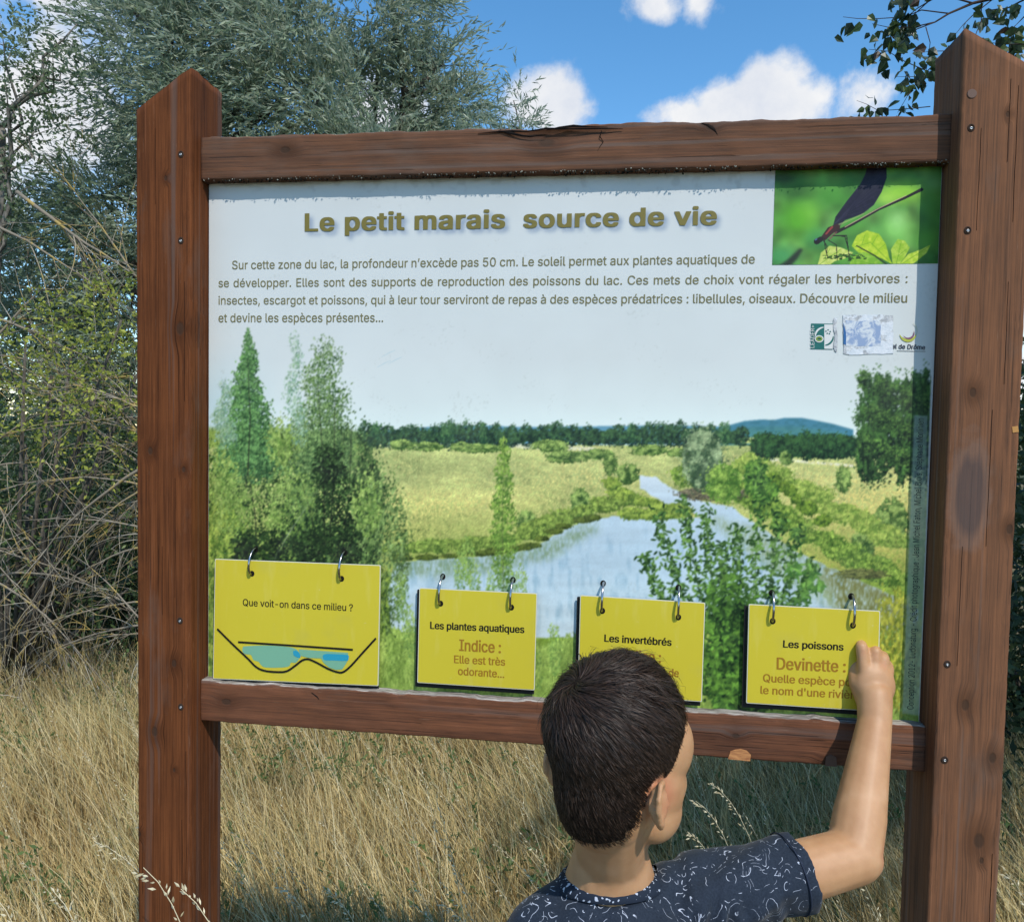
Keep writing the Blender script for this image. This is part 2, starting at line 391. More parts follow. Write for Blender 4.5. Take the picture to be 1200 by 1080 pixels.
hol = mat('yellow_chip', (.45, .22, .06), .8)
poly([(1186, 500), (1193, 499), (1194, 506), (1187, 507)], -.0005, 'chipped_patch', hol, post_r, .001)

# drying cracks running with the grain of the posts
for x0, y0, y1, w in ((1185, 92, 190, .0010), (1194, 100, 260, .0012), (1150, 150, 270, .0007), (1163, 480, 640, .0009), (1128, 640, 780, .0006), (1163, 1000, 1120, .0009), (1182, 330, 450, .0008)):
    n = 9; pt = [(x0-(y-y0)*.045+random.uniform(-.35, .35), y) for y in np.linspace(y0, y1, n)]
    crack(pt, [w*math.sin(math.pi*(i+.3)/(n-.4))**.6 for i in range(n)], -.0004, parent=post_r)
for x0, y0, y1, w in ((216, 330, 470, .0006), (205, 560, 700, .0006), (218, 880, 1040, .0008), (190, 640, 720, .0005), (182, 150, 240, .0005), (213, 960, 1120, .0009)):
    n = 9; pt = [(x0+random.uniform(-.25, .25), y) for y in np.linspace(y0, y1, n)]
    crack(pt, [w*math.sin(math.pi*(i+.3)/(n-.4))**.6 for i in range(n)], -.0004, parent=post_l)
# screws sunk in the posts
steel = mat('weathered_steel', (.42, .42, .42), .38, .5, .9)
russet_ring = mat('screw_hole', (.045, .028, .02), .9, .1)  # dark brown ring around each screw head
def screw(x, y, par, r=.0031):
    p = at(x, y, 0); mb = MB(); n = 20
    V = [(p.x+math.cos(2*math.pi*i/n)*rr, yy, p.z+math.sin(2*math.pi*i/n)*rr*1.15) for rr, yy in ((r*1.5, -.0003), (r*1.15, -.0009), (r*.95, -.0003)) for i in range(n)]
    F = [(k*n+i, k*n+(i+1) % n, (k+1)*n+(i+1) % n, (k+1)*n+i) for k in range(2) for i in range(n)]+[tuple(2*n+i for i in range(n))]
    mb.add(V, F); h = mb.build('screw', russet_ring, par)
    mb = MB(); rr = r*.62
    V = [(p.x+math.cos(2*math.pi*i/n)*a, yy, p.z-r*.15+math.sin(2*math.pi*i/n)*a) for a, yy in ((rr, -.0004), (rr*.9, -.0014), (rr*.42, -.0014), (rr*.35, -.0006)) for i in range(n)]
    F = [(k*n+i, k*n+(i+1) % n, (k+1)*n+(i+1) % n, (k+1)*n+i) for k in range(3) for i in range(n)]+[tuple(3*n+i for i in range(n))]
    mb.add(V, F); mb.build('screw_head', steel, h, True)
for x, y in ((212, 181), (212, 282), (211, 727), (212, 828)): screw(x, y, post_l)
for x, y in ((1138, 150), (1134, 270), (1110, 778), (1107, 890)): screw(x, y, post_r)
# wooden plug
p = at(1139, 110, 0); mb = MB()
mb.add([(p.x+math.cos(i*math.pi/8)*r, yy, p.z+math.sin(i*math.pi/8)*r) for r, yy in ((.0062, 0), (.0056, -.0009)) for i in range(16)], [(i, (i+1) % 16, 16+(i+1) % 16, 16+i) for i in range(16)]+[tuple(range(16, 32))])
mb.build('wooden_plug', mat('plug_wood', (.13, .075, .055), .8), post_r)

# lichen crumbs hanging along the lower lip of the top beam, and grime below
def crumbs(name, x0, x1, z, y0, y1, n, s, m, parent, seed):
    r = np.random.default_rng(seed); V = []; F = []
    for i in range(n):
        x = r.uniform(x0, x1)
        if r.random() > .35+.65*(math.sin(x*23+seed)+math.sin(x*61))*.5+.25: continue
        c = np.array([x, r.uniform(y0, y1), z+r.normal(0, .0011)]); k = len(V)
        q = r.normal(0, 1, (6, 3)); q /= np.linalg.norm(q, axis=1)[:, None]; q = np.array([[1, 0, 0], [-1, 0, 0], [0, 1, 0], [0, -1, 0], [0, 0, 1], [0, 0, -1]])+q*.5
        V += list(c+q*s*r.uniform(.3, 1.2)); F += [tuple(k+i for i in t) for t in ((0, 2, 4), (2, 1, 4), (1, 3, 4), (3, 0, 4), (2, 0, 5), (1, 2, 5), (3, 1, 5), (0, 3, 5))]
    return tag(link(name, rawmesh(name, V, np.array(F)), m, parent), kind='stuff')
crumbs('lichen', -HW, HW, ZT0+.0005, BY0-.0008, BY0+.004, 520, .0012, mat('pale_lichen', (.26, .26, .22), .95, .1), b_top, 3)
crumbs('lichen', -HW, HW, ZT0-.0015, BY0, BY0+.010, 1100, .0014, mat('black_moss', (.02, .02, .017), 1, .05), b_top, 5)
crumbs('lichen', at(565, 198, BY0).x, at(630, 198, BY0).x, ZT1-.0005, BY0, BY1, 120, .0012, mat('top_lichen', (.25, .26, .22), 1, .1), b_top, 8)
# ------------------------------------------------------------------ the printed picture (flat print on the panel)
class Canvas:
    """a flat drawing in the coordinates x 0..1200, y 0..1080 in which the print was measured"""
    def __init__(s, x0, y0, x1, y1, k):
        s.x0, s.y0, s.k = x0, y0, k; s.W = int((x1-x0)*k); s.H = int((y1-y0)*k)
        s.C = np.zeros((s.H, s.W, 3), np.float32)
        s.Y, s.X = np.mgrid[0:s.H, 0:s.W].astype(np.float32); s.X = s.X/k+x0; s.Y = s.Y/k+y0
    def mask(s, pts, soft=0, wob=0, seed=1):
        X, Y = s.X, s.Y
        if wob:
            X = X+(vnoise(s.C.shape[:2], 9*s.k, 3, seed)-.5)*2*wob; Y = Y+(vnoise(s.C.shape[:2], 9*s.k, 3, seed+1)-.5)*2*wob
        m = np.zeros(X.shape, bool); n = len(pts)
        for i in range(n):
            xa, ya = pts[i]; xb, yb = pts[(i+1) % n]
            if ya == yb: continue
            c = (Y > min(ya, yb)) & (Y <= max(ya, yb)) & (X < (Y-ya)*(xb-xa)/(yb-ya)+xa); m ^= c
        m = m.astype(np.float32)
        return s.blur(m, soft) if soft else m
    def blur(s, m, r):
        r = max(1, int(r*s.k)); 
        for ax in (0, 1):
            for _ in range(2):
                p = np.concatenate([np.repeat(m.take([0], ax), r, ax), m, np.repeat(m.take([-1], ax), r, ax)], ax)
                c = np.cumsum(p, ax, dtype=np.float64); z = np.zeros_like(c.take([0], ax)); c = np.concatenate([z, c], ax)
                L = m.shape[ax]; w = 2*r+1
                c1 = c.take(range(w-1, w-1+L), ax) if False else np.take(c, np.arange(w, w+L), ax) if c.shape[ax] >= w+L else np.take(c, np.minimum(np.arange(w, w+L), c.shape[ax]-1), ax)
                m = ((c1-np.take(c, np.arange(0, L), ax))/w).astype(np.float32)
        return m
    def put(s, m, col):
        col = np.asarray(col, np.float32)
        s.C = s.C*(1-m[..., None])+(col if col.ndim == 3 else col[None, None])*m[..., None]
    def dabs(s, x, y, col, a, b, ang):
        """elliptic brush marks; arrays; a half length, b half width in measured units"""
        k = s.k; n = len(x); px = (x-s.x0)*k; py = (y-s.y0)*k
        a = np.broadcast_to(a, n)*k; b = np.maximum(np.broadcast_to(b, n)*k, .55); ang = np.broadcast_to(ang, n)
        R = int(math.ceil(a.max()))+1
        dx, dy = np.meshgrid(np.arange(-R, R+1), np.arange(-R, R+1)); dx = dx.ravel(); dy = dy.ravel()
        for i0 in range(0, n, 20000):
            sl = slice(i0, i0+20000)
            ix = np.round(px[sl]).astype(int)[:, None]+dx; iy = np.round(py[sl]).astype(int)[:, None]+dy
            ca = np.cos(ang[sl])[:, None]; sa = np.sin(ang[sl])[:, None]
            u = dx*ca+dy*sa; v = -dx*sa+dy*ca
            ok = ((u/a[sl][:, None])**2+(v/b[sl][:, None])**2 <= 1) & (ix >= 0) & (ix < s.W) & (iy >= 0) & (iy < s.H)
            cc = np.repeat(col[sl][:, None], len(dx), 1)[ok]
            s.C.reshape(-1, 3)[(iy[ok]*s.W+ix[ok])] = cc
    def foliage(s, cx, cy, rx, ry, n, dark, light, leaf=(1.6, .7), ang=None, seed=0, fall=1.0, clump=7, thr=.42, lit=.25):
        r = np.random.default_rng(seed)
        if leaf[0] < 2.7: leaf = (leaf[0]*.72, leaf[1]*.74); n = int(n*1.7)
        m = n*3; t = r.uniform(0, 2*math.pi, m); q = np.sqrt(r.random(m))**fall*(1+.16*r.normal(0, 1, m)*(r.random(m) < .55))
        lx = q*np.cos(t); ly = q*np.sin(t); x = cx+lx*rx; y = cy+ly*ry
        N = vnoise((256, 256), 256*clump/max(2*rx, 2*ry, 1), 3, seed+5)
        g = N[np.clip(((ly+1)*.5*255).astype(int), 0, 255), np.clip(((lx+1)*.5*255).astype(int), 0, 255)]
        keep = (g > thr+.30*(q-.62)) & (q > 0)
        x, y, lx, ly, g = [v[keep][:n] for v in (x, y, lx, ly, g)]
        f = np.clip(.35+(g-.5)*2.2-ly*lit-lx*lit*.4+r.normal(0, .2, len(x)), 0, 1)
        col = np.asarray(dark, np.float32)+(np.asarray(light, np.float32)-np.asarray(dark, np.float32))*f[:, None]
        col = col*(1+r.normal(0, .09, (len(x), 1)))
        o = np.argsort(f+r.normal(0, .25, len(x)))
        an = r.uniform(0, math.pi, len(x)) if ang is None else ang+r.normal(0, .35, len(x))
        s.dabs(x[o], y[o], col[o].astype(np.float32), leaf[0]*r.uniform(.6, 1.3, len(x)), leaf[1]*r.uniform(.7, 1.2, len(x)), an)
    def line(s, pts, w, col, al=1.0):
        m = np.zeros(s.C.shape[:2], np.float32)
        for i in range(len(pts)-1):
            (xa, ya), (xb, yb) = pts[i][:2], pts[i+1][:2]
            wa, wb = (pts[i][2] if len(pts[i]) > 2 else w), (pts[i+1][2] if len(pts[i+1]) > 2 else w)
            i0 = max(0, int((min(ya, yb)-s.y0-6)*s.k)); i1 = min(s.H, int((max(ya, yb)-s.y0+6)*s.k)+1)
            j0 = max(0, int((min(xa, xb)-s.x0-6)*s.k)); j1 = min(s.W, int((max(xa, xb)-s.x0+6)*s.k)+1)
            if i1 <= i0 or j1 <= j0: continue
            X = s.X[i0:i1, j0:j1]; Y = s.Y[i0:i1, j0:j1]; L = (xb-xa)**2+(yb-ya)**2+1e-6
            t = np.clip(((X-xa)*(xb-xa)+(Y-ya)*(yb-ya))/L, 0, 1)
            d = np.hypot(X-xa-t*(xb-xa), Y-ya-t*(yb-ya)); ww = wa+(wb-wa)*t
            m[i0:i1, j0:j1] = np.maximum(m[i0:i1, j0:j1], np.clip((ww/2-d)*s.k+.5, 0, 1))
        s.put(m*al, col)
    def sample(s, x, y):
        fx = np.clip((x-s.x0)*s.k-.5, 0, s.W-1.001); fy = np.clip((y-s.y0)*s.k-.5, 0, s.H-1.001)
        ix = fx.astype(int); iy = fy.astype(int); ax = (fx-ix)[..., None]; ay = (fy-iy)[..., None]; C = s.C
        return (C[iy, ix]*(1-ax)+C[iy, ix+1]*ax)*(1-ay)+(C[iy+1, ix]*(1-ax)+C[iy+1, ix+1]*ax)*ay
def project(X, Y, Z):
    d = [X-CAM.x, Y-CAM.y, Z-CAM.z]
    f = sum(a*b for a, b in zip(d, FWD)); r = sum(a*b for a, b in zip(d, RGT)); u = sum(a*b for a, b in zip(d, UPV))
    return 600+FOC*r/f, 540-FOC*u/f

def paint_marsh():
    c = Canvas(232, 180, 1112, 860, 2.0); S = c.C.shape[:2]; X, Y = c.X, c.Y
    def grad(stops):
        ys = [a for a, _ in stops]; return np.stack([np.interp(Y, ys, [q[i] for _, q in stops]) for i in range(3)], -1)
    c.C = grad([(180, (192, 202, 213)), (320, (196, 207, 217)), (420, (200, 211, 220)), (470, (205, 219, 227)), (500, (212, 230, 237)), (540, (214, 230, 234))]).astype(np.float32)
    # left of the sky is a cleaner blue
    m = np.clip((330-X)/120, 0, 1)*np.clip((Y-400)/70, 0, 1); c.put(m*.6, (150, 196, 222))
    c.C *= (1+(vnoise(S, 120, 3, 3)-.5)*.03)[..., None]
    # hills
    c.put(c.mask([(430, 506), (500, 500), (560, 498), (620, 500), (700, 499), (790, 498), (860, 500), (860, 520), (430, 520)], .7), (92, 146, 176))
    c.put(c.mask([(820, 506), (850, 499), (872, 493), (893, 491), (905, 492), (918, 489.5), (938, 489), (955, 492), (975, 496), (1000, 503), (1000, 525), (820, 525)], .6), (66, 126, 154))
    c.put(c.mask([(840, 510), (880, 500), (930, 499), (990, 507), (1000, 530), (840, 530)], 2)*.6, (72, 128, 120))
    rg = vnoise(S, 7, 3, 401, 1.6); c.put(c.mask([(820, 507), (850, 500), (893, 492), (938, 490), (975, 497), (1000, 505), (1000, 525), (820, 525)], .6)*np.clip((rg-.45)*4, 0, 1)*.5, (48, 104, 118))
    c.put(c.mask([(855, 513), (890, 512), (890, 519), (855, 519)], 1), (170, 180, 110))
    # meadow
    g = vnoise(S, 40, 4, 11, 3.0); gg = vnoise(S, 9, 3, 12, 2.0)
    mead = grad([(515, (158, 172, 110)), (560, (172, 182, 118)), (610, (166, 176, 104)), (650, (132, 152, 72)), (700, (118, 146, 58)), (860, (122, 150, 62))]).astype(np.float32)
    mead = mead*(1+(g-.5)*.5+(gg-.5)*.25)[..., None]+np.array([14, 6, 6])*((g-.5)*2)[..., None]
    c.put(c.mask([(232, 503), (430, 520), (700, 521), (1112, 521), (1112, 870), (232, 870)], .6), mead)
    c.put(c.mask([(232, 500), (440, 506), (440, 524), (232, 524)], 1.5)*.8, (120, 150, 70))
    c.put(c.mask([(450, 521), (520, 519), (620, 519), (700, 524), (690, 528), (560, 523), (450, 524)], .7)*.8, (205, 207, 190))
    c.put(c.mask([(860, 536), (930, 538), (1000, 544), (1000, 547), (930, 541), (860, 539)], .6)*.8, (215, 215, 200))
    r = np.random.default_rng(5)
    # grass tufts of the meadow
    n = 26000; x = r.uniform(425, 1080, n); y = 522+r.random(n)**.8*150
    t = (y-522)/150; base = np.stack([np.interp(t, [0, .4, 1], v) for v in ((172, 182, 132), (178, 182, 150), (118, 116, 74))], -1)
    N = vnoise((400, 900), 60, 4, 44, 2.5); nn = N[np.clip((y-500).astype(int)*2, 0, 399), np.clip((x-232).astype(int), 0, 899)]
    col = base*(.88+.26*nn[:, None]+r.normal(0, .045, (n, 1)))+np.array([16, 4, 2])*(nn[:, None]-.5)*2+np.array([12, 4, 0])*np.clip((x[:, None]-880)/120, 0, 1)*np.clip((y[:, None]-535)/30, 0, 1)
    c.dabs(x, y, col.astype(np.float32), 1.0+1.5*t, .45+.25*t, math.pi/2+r.normal(0, .35, n))
    # long far wood
    for i, xx in enumerate(np.arange(428, 872, 9.0)):
        hh = 5+8*r.random()+2*math.sin(xx*.05); yy = 514 if xx > 600 else 515
        c.foliage(xx, yy-hh*.4, 9, hh+3, 260, (18, 42, 34), (62, 98, 62), (1.3, .8), seed=int(xx), clump=4, thr=.2)
    for xx in (440, 520, 528, 566, 740, 846, 852): c.foliage(xx, 508, 4.5, 13, 160, (28, 62, 44), (80, 122, 75), (1.2, .7), seed=int(xx)+1, clump=4, thr=.2)
    for xx in np.arange(888, 1006, 8.0):
        hh = 12+7*r.random()-abs(xx-945)*.05
        c.foliage(xx, 524-hh*.1, 9, hh, 420, (12, 38, 26), (52, 92, 50), (1.5, .9), seed=int(xx)+3, clump=5, thr=.2)
    # shrubs beyond the meadow
    for (xx, yy, rx, ry) in ((470, 521, 14, 6), (500, 523, 20, 5), (540, 523, 12, 5), (640, 522, 16, 7), (655, 524, 10, 8), (665, 535, 26, 7), (700, 532, 18, 6), (715, 543, 8, 14), (736, 555, 13, 12), (760, 527, 22, 6), (800, 530, 20, 5), (680, 588, 11, 16), (617, 612, 11, 14), (988, 561, 9, 15), (921, 536, 7, 8), (897, 551, 6, 9), (560, 525, 30, 5), (1010, 640, 14, 16), (1032, 668, 14, 16), (1045, 610, 20, 26)):
        c.foliage(xx, yy, rx, ry, int(rx*ry*4.2), (46, 76, 34), (142, 168, 92), (1.4, .8), seed=int(xx*3+yy), clump=6, thr=.25)
    # water
    wat = grad([(555, (196, 212, 228)), (600, (176, 200, 222)), (660, (172, 198, 220)), (720, (186, 208, 224)), (860, (186, 204, 210))]).astype(np.float32)
    wn_ = vnoise(S, 14, 3, 21, 7.0); wv = vnoise(S, 40, 4, 22, .25); wat = wat*(1+(wn_-.5)*.10)[..., None]-np.clip((wv-.5)*3, 0, 1)[..., None]*np.array((30, 22, 18))*np.clip((Y-600)/60, 0, 1)[..., None]
    river = [(748, 556), (768, 558), (790, 574), (822, 586), (858, 594), (887, 614), (912, 632), (936, 648), (985, 670), (1045, 697), (1075, 714), (1075, 745), (1000, 740), (930, 730), (700, 745), (600, 748), (500, 750), (458, 735), (455, 700), (460, 660), (500, 655), (560, 652), (610, 646), (640, 634), (665, 618), (695, 608), (728, 604), (760, 606), (790, 608), (822, 606), (806, 596), (776, 588), (750, 572)]
    rv = c.mask(river, .5, 2.0, 31); c.put(rv, wat)
    ref = vnoise(S, 9, 3, 51, .35)
    for (pts, col, al) in (([(452, 655), (560, 652), (640, 634), (700, 608), (700, 622), (640, 655), (560, 672), (452, 676)], (92, 118, 62), .65),
                           ([(818, 600), (900, 622), (985, 668), (1075, 712), (1075, 745), (1000, 730), (940, 690), (880, 650)], (110, 128, 60), .6),
                           ([(960, 660), (1075, 700), (1075, 745), (990, 735)], (98, 96, 40), .7)):
        c.put(c.mask(pts, 5, 3, 61)*rv*al*np.clip(ref*1.7-.2, 0, 1), col)
    # reeds and bushes of the banks
    def bank(pts, n, w, h, dark, light, seed, lf=(2.4, .7)):
        rr = np.random.default_rng(seed)
        for i in range(n):
            t = rr.random()*(len(pts)-1); k = int(t); f = t-k; xx = pts[k][0]*(1-f)+pts[k+1][0]*f; yy = pts[k][1]*(1-f)+pts[k+1][1]*f
            c.foliage(xx, yy-rr.uniform(0, h), w*rr.uniform(.5, 1.3), h*rr.uniform(.4, .9), 190, dark, light, lf, math.pi/2, seed*97+i, clump=5, thr=.28)
    bank([(455, 648), (520, 645), (590, 640), (640, 620), (700, 597), (745, 590)], 46, 16, 9, (62, 88, 34), (142, 166, 78), 1)
    bank([(455, 655), (560, 650), (620, 642), (660, 618), (700, 606)], 24, 9, 3, (36, 52, 20), (90, 108, 44), 2)
    bank([(715, 570), (738, 588), (785, 600), (800, 602), (765, 606), (730, 606)], 34, 12, 7, (66, 94, 36), (148, 170, 74), 3)
    bank([(800, 562), (858, 578), (905, 604), (940, 630), (988, 655), (1050, 684)], 64, 16, 14, (54, 86, 30), (140, 168, 74), 4)
    bank([(875, 550), (915, 570), (965, 596), (1025, 625), (1060, 645)], 44, 20, 12, (84, 114, 46), (160, 180, 88), 5)
    bank([(905, 570), (930, 585), (965, 615)], 14, 9, 9, (44, 72, 24), (120, 150, 54), 6)
    c.foliage(834, 578, 38, 8, 900, (62, 62, 52), (120, 116, 92), (2.2, .6), seed=801, clump=5, thr=.2)
    c.foliage(823, 538, 23, 34, 3000, (48, 74, 50), (146, 168, 128), (1.7, .8), seed=802, clump=9, thr=.1)
    c.foliage(848, 566, 22, 22, 1500, (60, 98, 36), (150, 182, 84), (1.7, .8), seed=803, clump=7, thr=.2)
    for (xx, yy, rx, ry) in ((885, 558, 12, 20), (896, 575, 16, 14), (878, 560, 6, 18)): c.foliage(xx, yy, rx, ry, 500, (34, 72, 28), (110, 152, 62), (1.9, .9), seed=xx, clump=5, thr=.25)
    # tall dark trees at the right border
    for (xx, yy, rx, ry, n) in ((1025, 500, 22, 62, 4200), (1052, 505, 30, 60, 5200), (1082, 500, 26, 62, 4600), (1034, 462, 12, 28, 900), (1070, 460, 14, 24, 900), (1015, 530, 12, 34, 1400), (1088, 470, 16, 40, 1500)):
        c.foliage(xx, yy, rx, ry, n, (8, 26, 18), (70, 112, 54), (1.7, .85), seed=xx*2, clump=8, thr=.35)
    for k in range(26): c.foliage(1012+(k*37 % 84), 442+(k*53 % 110), 9+k % 5, 9+k % 6, 90, (8, 26, 18), (92, 132, 62), (1.7, .8), seed=2000+k, clump=3, thr=.36)
    # foreground grasses along the lower edge
    n = 42000; x = r.uniform(236, 1080, n); y = 735+r.random(n)**.75*115
    lim = 735+18*np.sin(x*.021)+12*np.sin(x*.061+1)+np.where((x < 470), -60, 0)+np.where(x > 960, -20, 0)
    k = y > lim; x, y = x[k], y[k]; n = len(x)
    nn = vnoise((300, 900), 30, 4, 66, .6)[np.clip((y-700).astype(int), 0, 299), np.clip((x-232).astype(int), 0, 899)]
    col = (np.array([78, 106, 40])+np.array([98, 98, 66])*np.clip(nn+r.normal(0, .16, n), 0, 1)[:, None])
    o = np.argsort(y+r.normal(0, 8, n))
    c.dabs(x[o], y[o], col[o].astype(np.float32), r.uniform(2.5, 7, n), r.uniform(.4, .9, n), math.pi/2+r.normal(0, .28, n))
    # left thicket and its spires
    c.foliage(300, 605, 70, 105, 9000, (24, 48, 18), (118, 148, 72), (2.2, .8), math.pi/2, 901, .8, 9, .12)
    c.foliage(395, 600, 56, 100, 9000, (18, 40, 18), (106, 138, 76), (2.2, .8), math.pi/2+.3, 902, .8, 9, .12)
    c.foliage(258, 690, 36, 100, 5000, (66, 96, 38), (148, 170, 78), (2.5, .8), math.pi/2, 903, .8, 8, .15)
    c.foliage(450, 650, 30, 90, 2200, (48, 74, 34), (128, 156, 92), (2.2, .7), math.pi/2, 904, .8, 8, .25)
    for i in range(15):
        f = i/14; c.foliage(290+2*math.sin(i), 400+f*150, 4+36*f**.9, 17, int(90+560*f), (24, 56, 30), (104, 150, 88), (2.0, .8), math.pi/2+.3*(-1)**i, 910+i, .85, 4, .38)
    for i in range(15):
        f = i/14; c.foliage(378+8*math.sin(i*1.3), 408+f*140, 15+26*f**.8, 17, int(60+330*f), (44, 72, 40), (120, 150, 92), (2.0, .7), math.pi/2, 930+i, 1, 5, .34)
    for i in range(10):
        f = i/9; c.foliage(345+4*math.sin(i), 400+f*110, 6+8*f, 14, int(30+60*f), (92, 130, 112), (150, 180, 150), (1.8, .6), math.pi/2, 950+i, 1, 5, .35)
        c.foliage(262+4*math.sin(i), 455+f*60, 6+8*f, 12, int(40+60*f), (92, 130, 112), (150, 180, 150), (1.8, .6), math.pi/2, 970+i, 1, 5, .35)
    for (x1, y1, x2, y2, w) in ((385, 640, 392, 470, 1.6), (380, 640, 372, 450, 1.2), (400, 650, 412, 500, 1.2), (290, 560, 290, 420, 1.4), (300, 650, 292, 560, 1.6), (372, 650, 352, 560, 1.2), (410, 640, 425, 560, 1.0)):
        c.line([(x1, y1, w), ((x1+x2)/2+3, (y1+y2)/2, w*.7), (x2, y2, w*.3)], w, (26, 32, 22), .85)
    for (xx, yy, rx, ry) in ((320, 640, 26, 26), (365, 640, 24, 24), (405, 640, 24, 26), (395, 590, 26, 38), (285, 640, 16, 22), (385, 545, 20, 26)): c.foliage(xx, yy, rx, ry, 520, (6, 18, 8), (40, 66, 30), (1.8, .9), seed=xx+7, clump=5, thr=.36)
    for (xx, yy, rx, ry) in ((340, 590, 34, 42), (275, 590, 26, 40), (430, 590, 18, 40), (330, 520, 18, 30), (262, 560, 18, 34)): c.foliage(xx, yy, rx, ry, 800, (80, 112, 48), (152, 178, 98), (1.7, .6), math.pi/2+.4, xx+9, 1, 5, .42)
    for k in range(12): c.line([(322+k*1.5, 655-k*3, .9), (328+k*5, 636-k*7, .3)], .8, (188, 196, 176), .35) if k % 3 == 0 else None
    # slim sapling in the middle
    for i in range(17):
        f = i/16; c.foliage(590+2.5*math.sin(i*1.7), 520+f*165, 5+10*math.sin(f*2.6), 9, int(60+60*math.sin(f*3)), (60, 96, 34), (138, 170, 76), (1.9, .7), math.pi/2, 990+i, 1, 4, .26)
    c.line([(590, 690, 1.2), (588, 600, .8), (591, 520, .4)], 1, (70, 84, 50), .6)
    for (xx, yy) in ((540, 672), (548, 655), (556, 690), (628, 780), (650, 760), (610, 690), (575, 700), (480, 740), (470, 700)): c.foliage(xx, yy, 8, 30, 150, (88, 124, 60), (150, 180, 90), (2.5, .6), math.pi/2, xx, 1, 5, .3)
    # leafy saplings in front, right of the middle
    for s_, (xb, yb, xt, yt) in enumerate(((850, 800, 770, 600), (850, 800, 800, 585), (855, 800, 826, 600), (870, 800, 862, 620), (872, 800, 892, 545), (880, 800, 912, 600), (885, 790, 935, 620), (862, 800, 845, 640), (850, 800, 755, 650), (880, 790, 950, 660))):
        c.line([(xb, yb, 1.8), ((xb+xt)/2+(xt-xb)*.12, (yb+yt)/2, 1.2), (xt, yt, .5)], 1, (60, 84, 40), .8)
        for i in range(22):
            f = .28+.72*i/21; xx = xb+(xt-xb)*(f+.12*math.sin(f*3.14)); yy = yb+(yt-yb)*f
            nl = 11; rr = np.random.default_rng(s_*50+i); px = xx+rr.normal(0, 5.0, nl); py = yy+rr.normal(0, 4.5, nl)
            v = rr.random((nl, 1)); cc = np.array([20, 50, 20])*(1-v**1.3)+np.array([112, 156, 72])*v**1.3
            c.dabs(px, py, cc.astype(np.float32), 3.2, 1.2, rr.uniform(0, math.pi, nl))
    for (xx, yy, rx, ry, n) in ((848, 775, 30, 58, 1700), (878, 745, 24, 44, 600), (852, 705, 26, 34, 300), (868, 815, 36, 26, 600)):
        c.foliage(xx, yy, rx, ry, n, (16, 42, 18), (92, 138, 52), (3.6, 1.4), seed=xx+40, clump=6, thr=.30)
    for (xx, yy) in ((945, 690), (952, 672), (958, 686), (940, 705), (930, 668)): c.foliage(xx, yy, 9, 9, 26, (50, 92, 40), (112, 160, 74), (3.8, 1.5), seed=yy, clump=4, thr=.2)
    # brown shore at the right, mud
    c.foliage(1010, 672, 30, 6, 500, (52, 60, 34), (120, 128, 70), (2.2, .6), .4, 8811, 1, 5, .3)
    c.foliage(1050, 760, 30, 70, 1600, (88, 104, 32), (168, 172, 66), (3, .8), math.pi/2, 881, 1, 6, .25)
    low = np.clip((Y-500)/14, 0, 1)*(1-rv*.7); low = np.maximum(low, np.clip((470-X)/30, 0, 1)*np.clip((Y-400)/30, 0, 1))
    low = low*np.where((X < 470) & (Y < 512), np.clip((170-c.C.mean(-1))/30, 0, 1), 1)
    c.C = np.stack([c.blur(c.C[..., i], .5) for i in range(3)], -1)
    tx = (vnoise(S, 2.4, 2, 301)-.5)*.20+(vnoise(S, 14, 3, 302)-.5)*.14; c.C *= (1+tx*low)[..., None]
    soft = np.stack([c.blur(c.C[..., i], 3.0) for i in range(3)], -1); c.C = np.clip(c.C+(c.C-soft)*.22*low[..., None], 4, 250)
    c.C = np.clip(c.C, 4, 250)*(1+.04*low)[..., None]
    # blue-grey veil: worn print, then the white margins and the credit strip
    c.put(np.full(S, .02, np.float32), (190, 205, 215))
    c.put(c.mask([(1071, 486), (1087, 487), (1079, 838), (1057, 835)], .3)*.5, (178, 200, 212))
    c.put(c.mask([(1100, 180), (1112, 180), (1090, 860), (1076, 860)], .5), (196, 204, 214))
    # grime
    sp = vnoise(S, 5, 2, 77); big = vnoise(S, 60, 3, 78)
    c.put(np.clip((sp*big-.50)*8, 0, 1)*.10, (120, 125, 120))
    top = np.clip((222+(vnoise(S, 16, 3, 79)-.5)*30-Y)/10, 0, 1)*np.clip((vnoise(S, 22, 3, 80)-.52)*9, 0, 1); c.put(top*.12, (90, 90, 90))
    # scuffs in the pale sky
    for (xx, yy) in ((447, 418), (455, 426), (442, 430)): c.line([(xx, yy, .5), (xx+9, yy-5, 1.0), (xx+16, yy-8, .4)], 1, (150, 185, 205), .5)
    return c

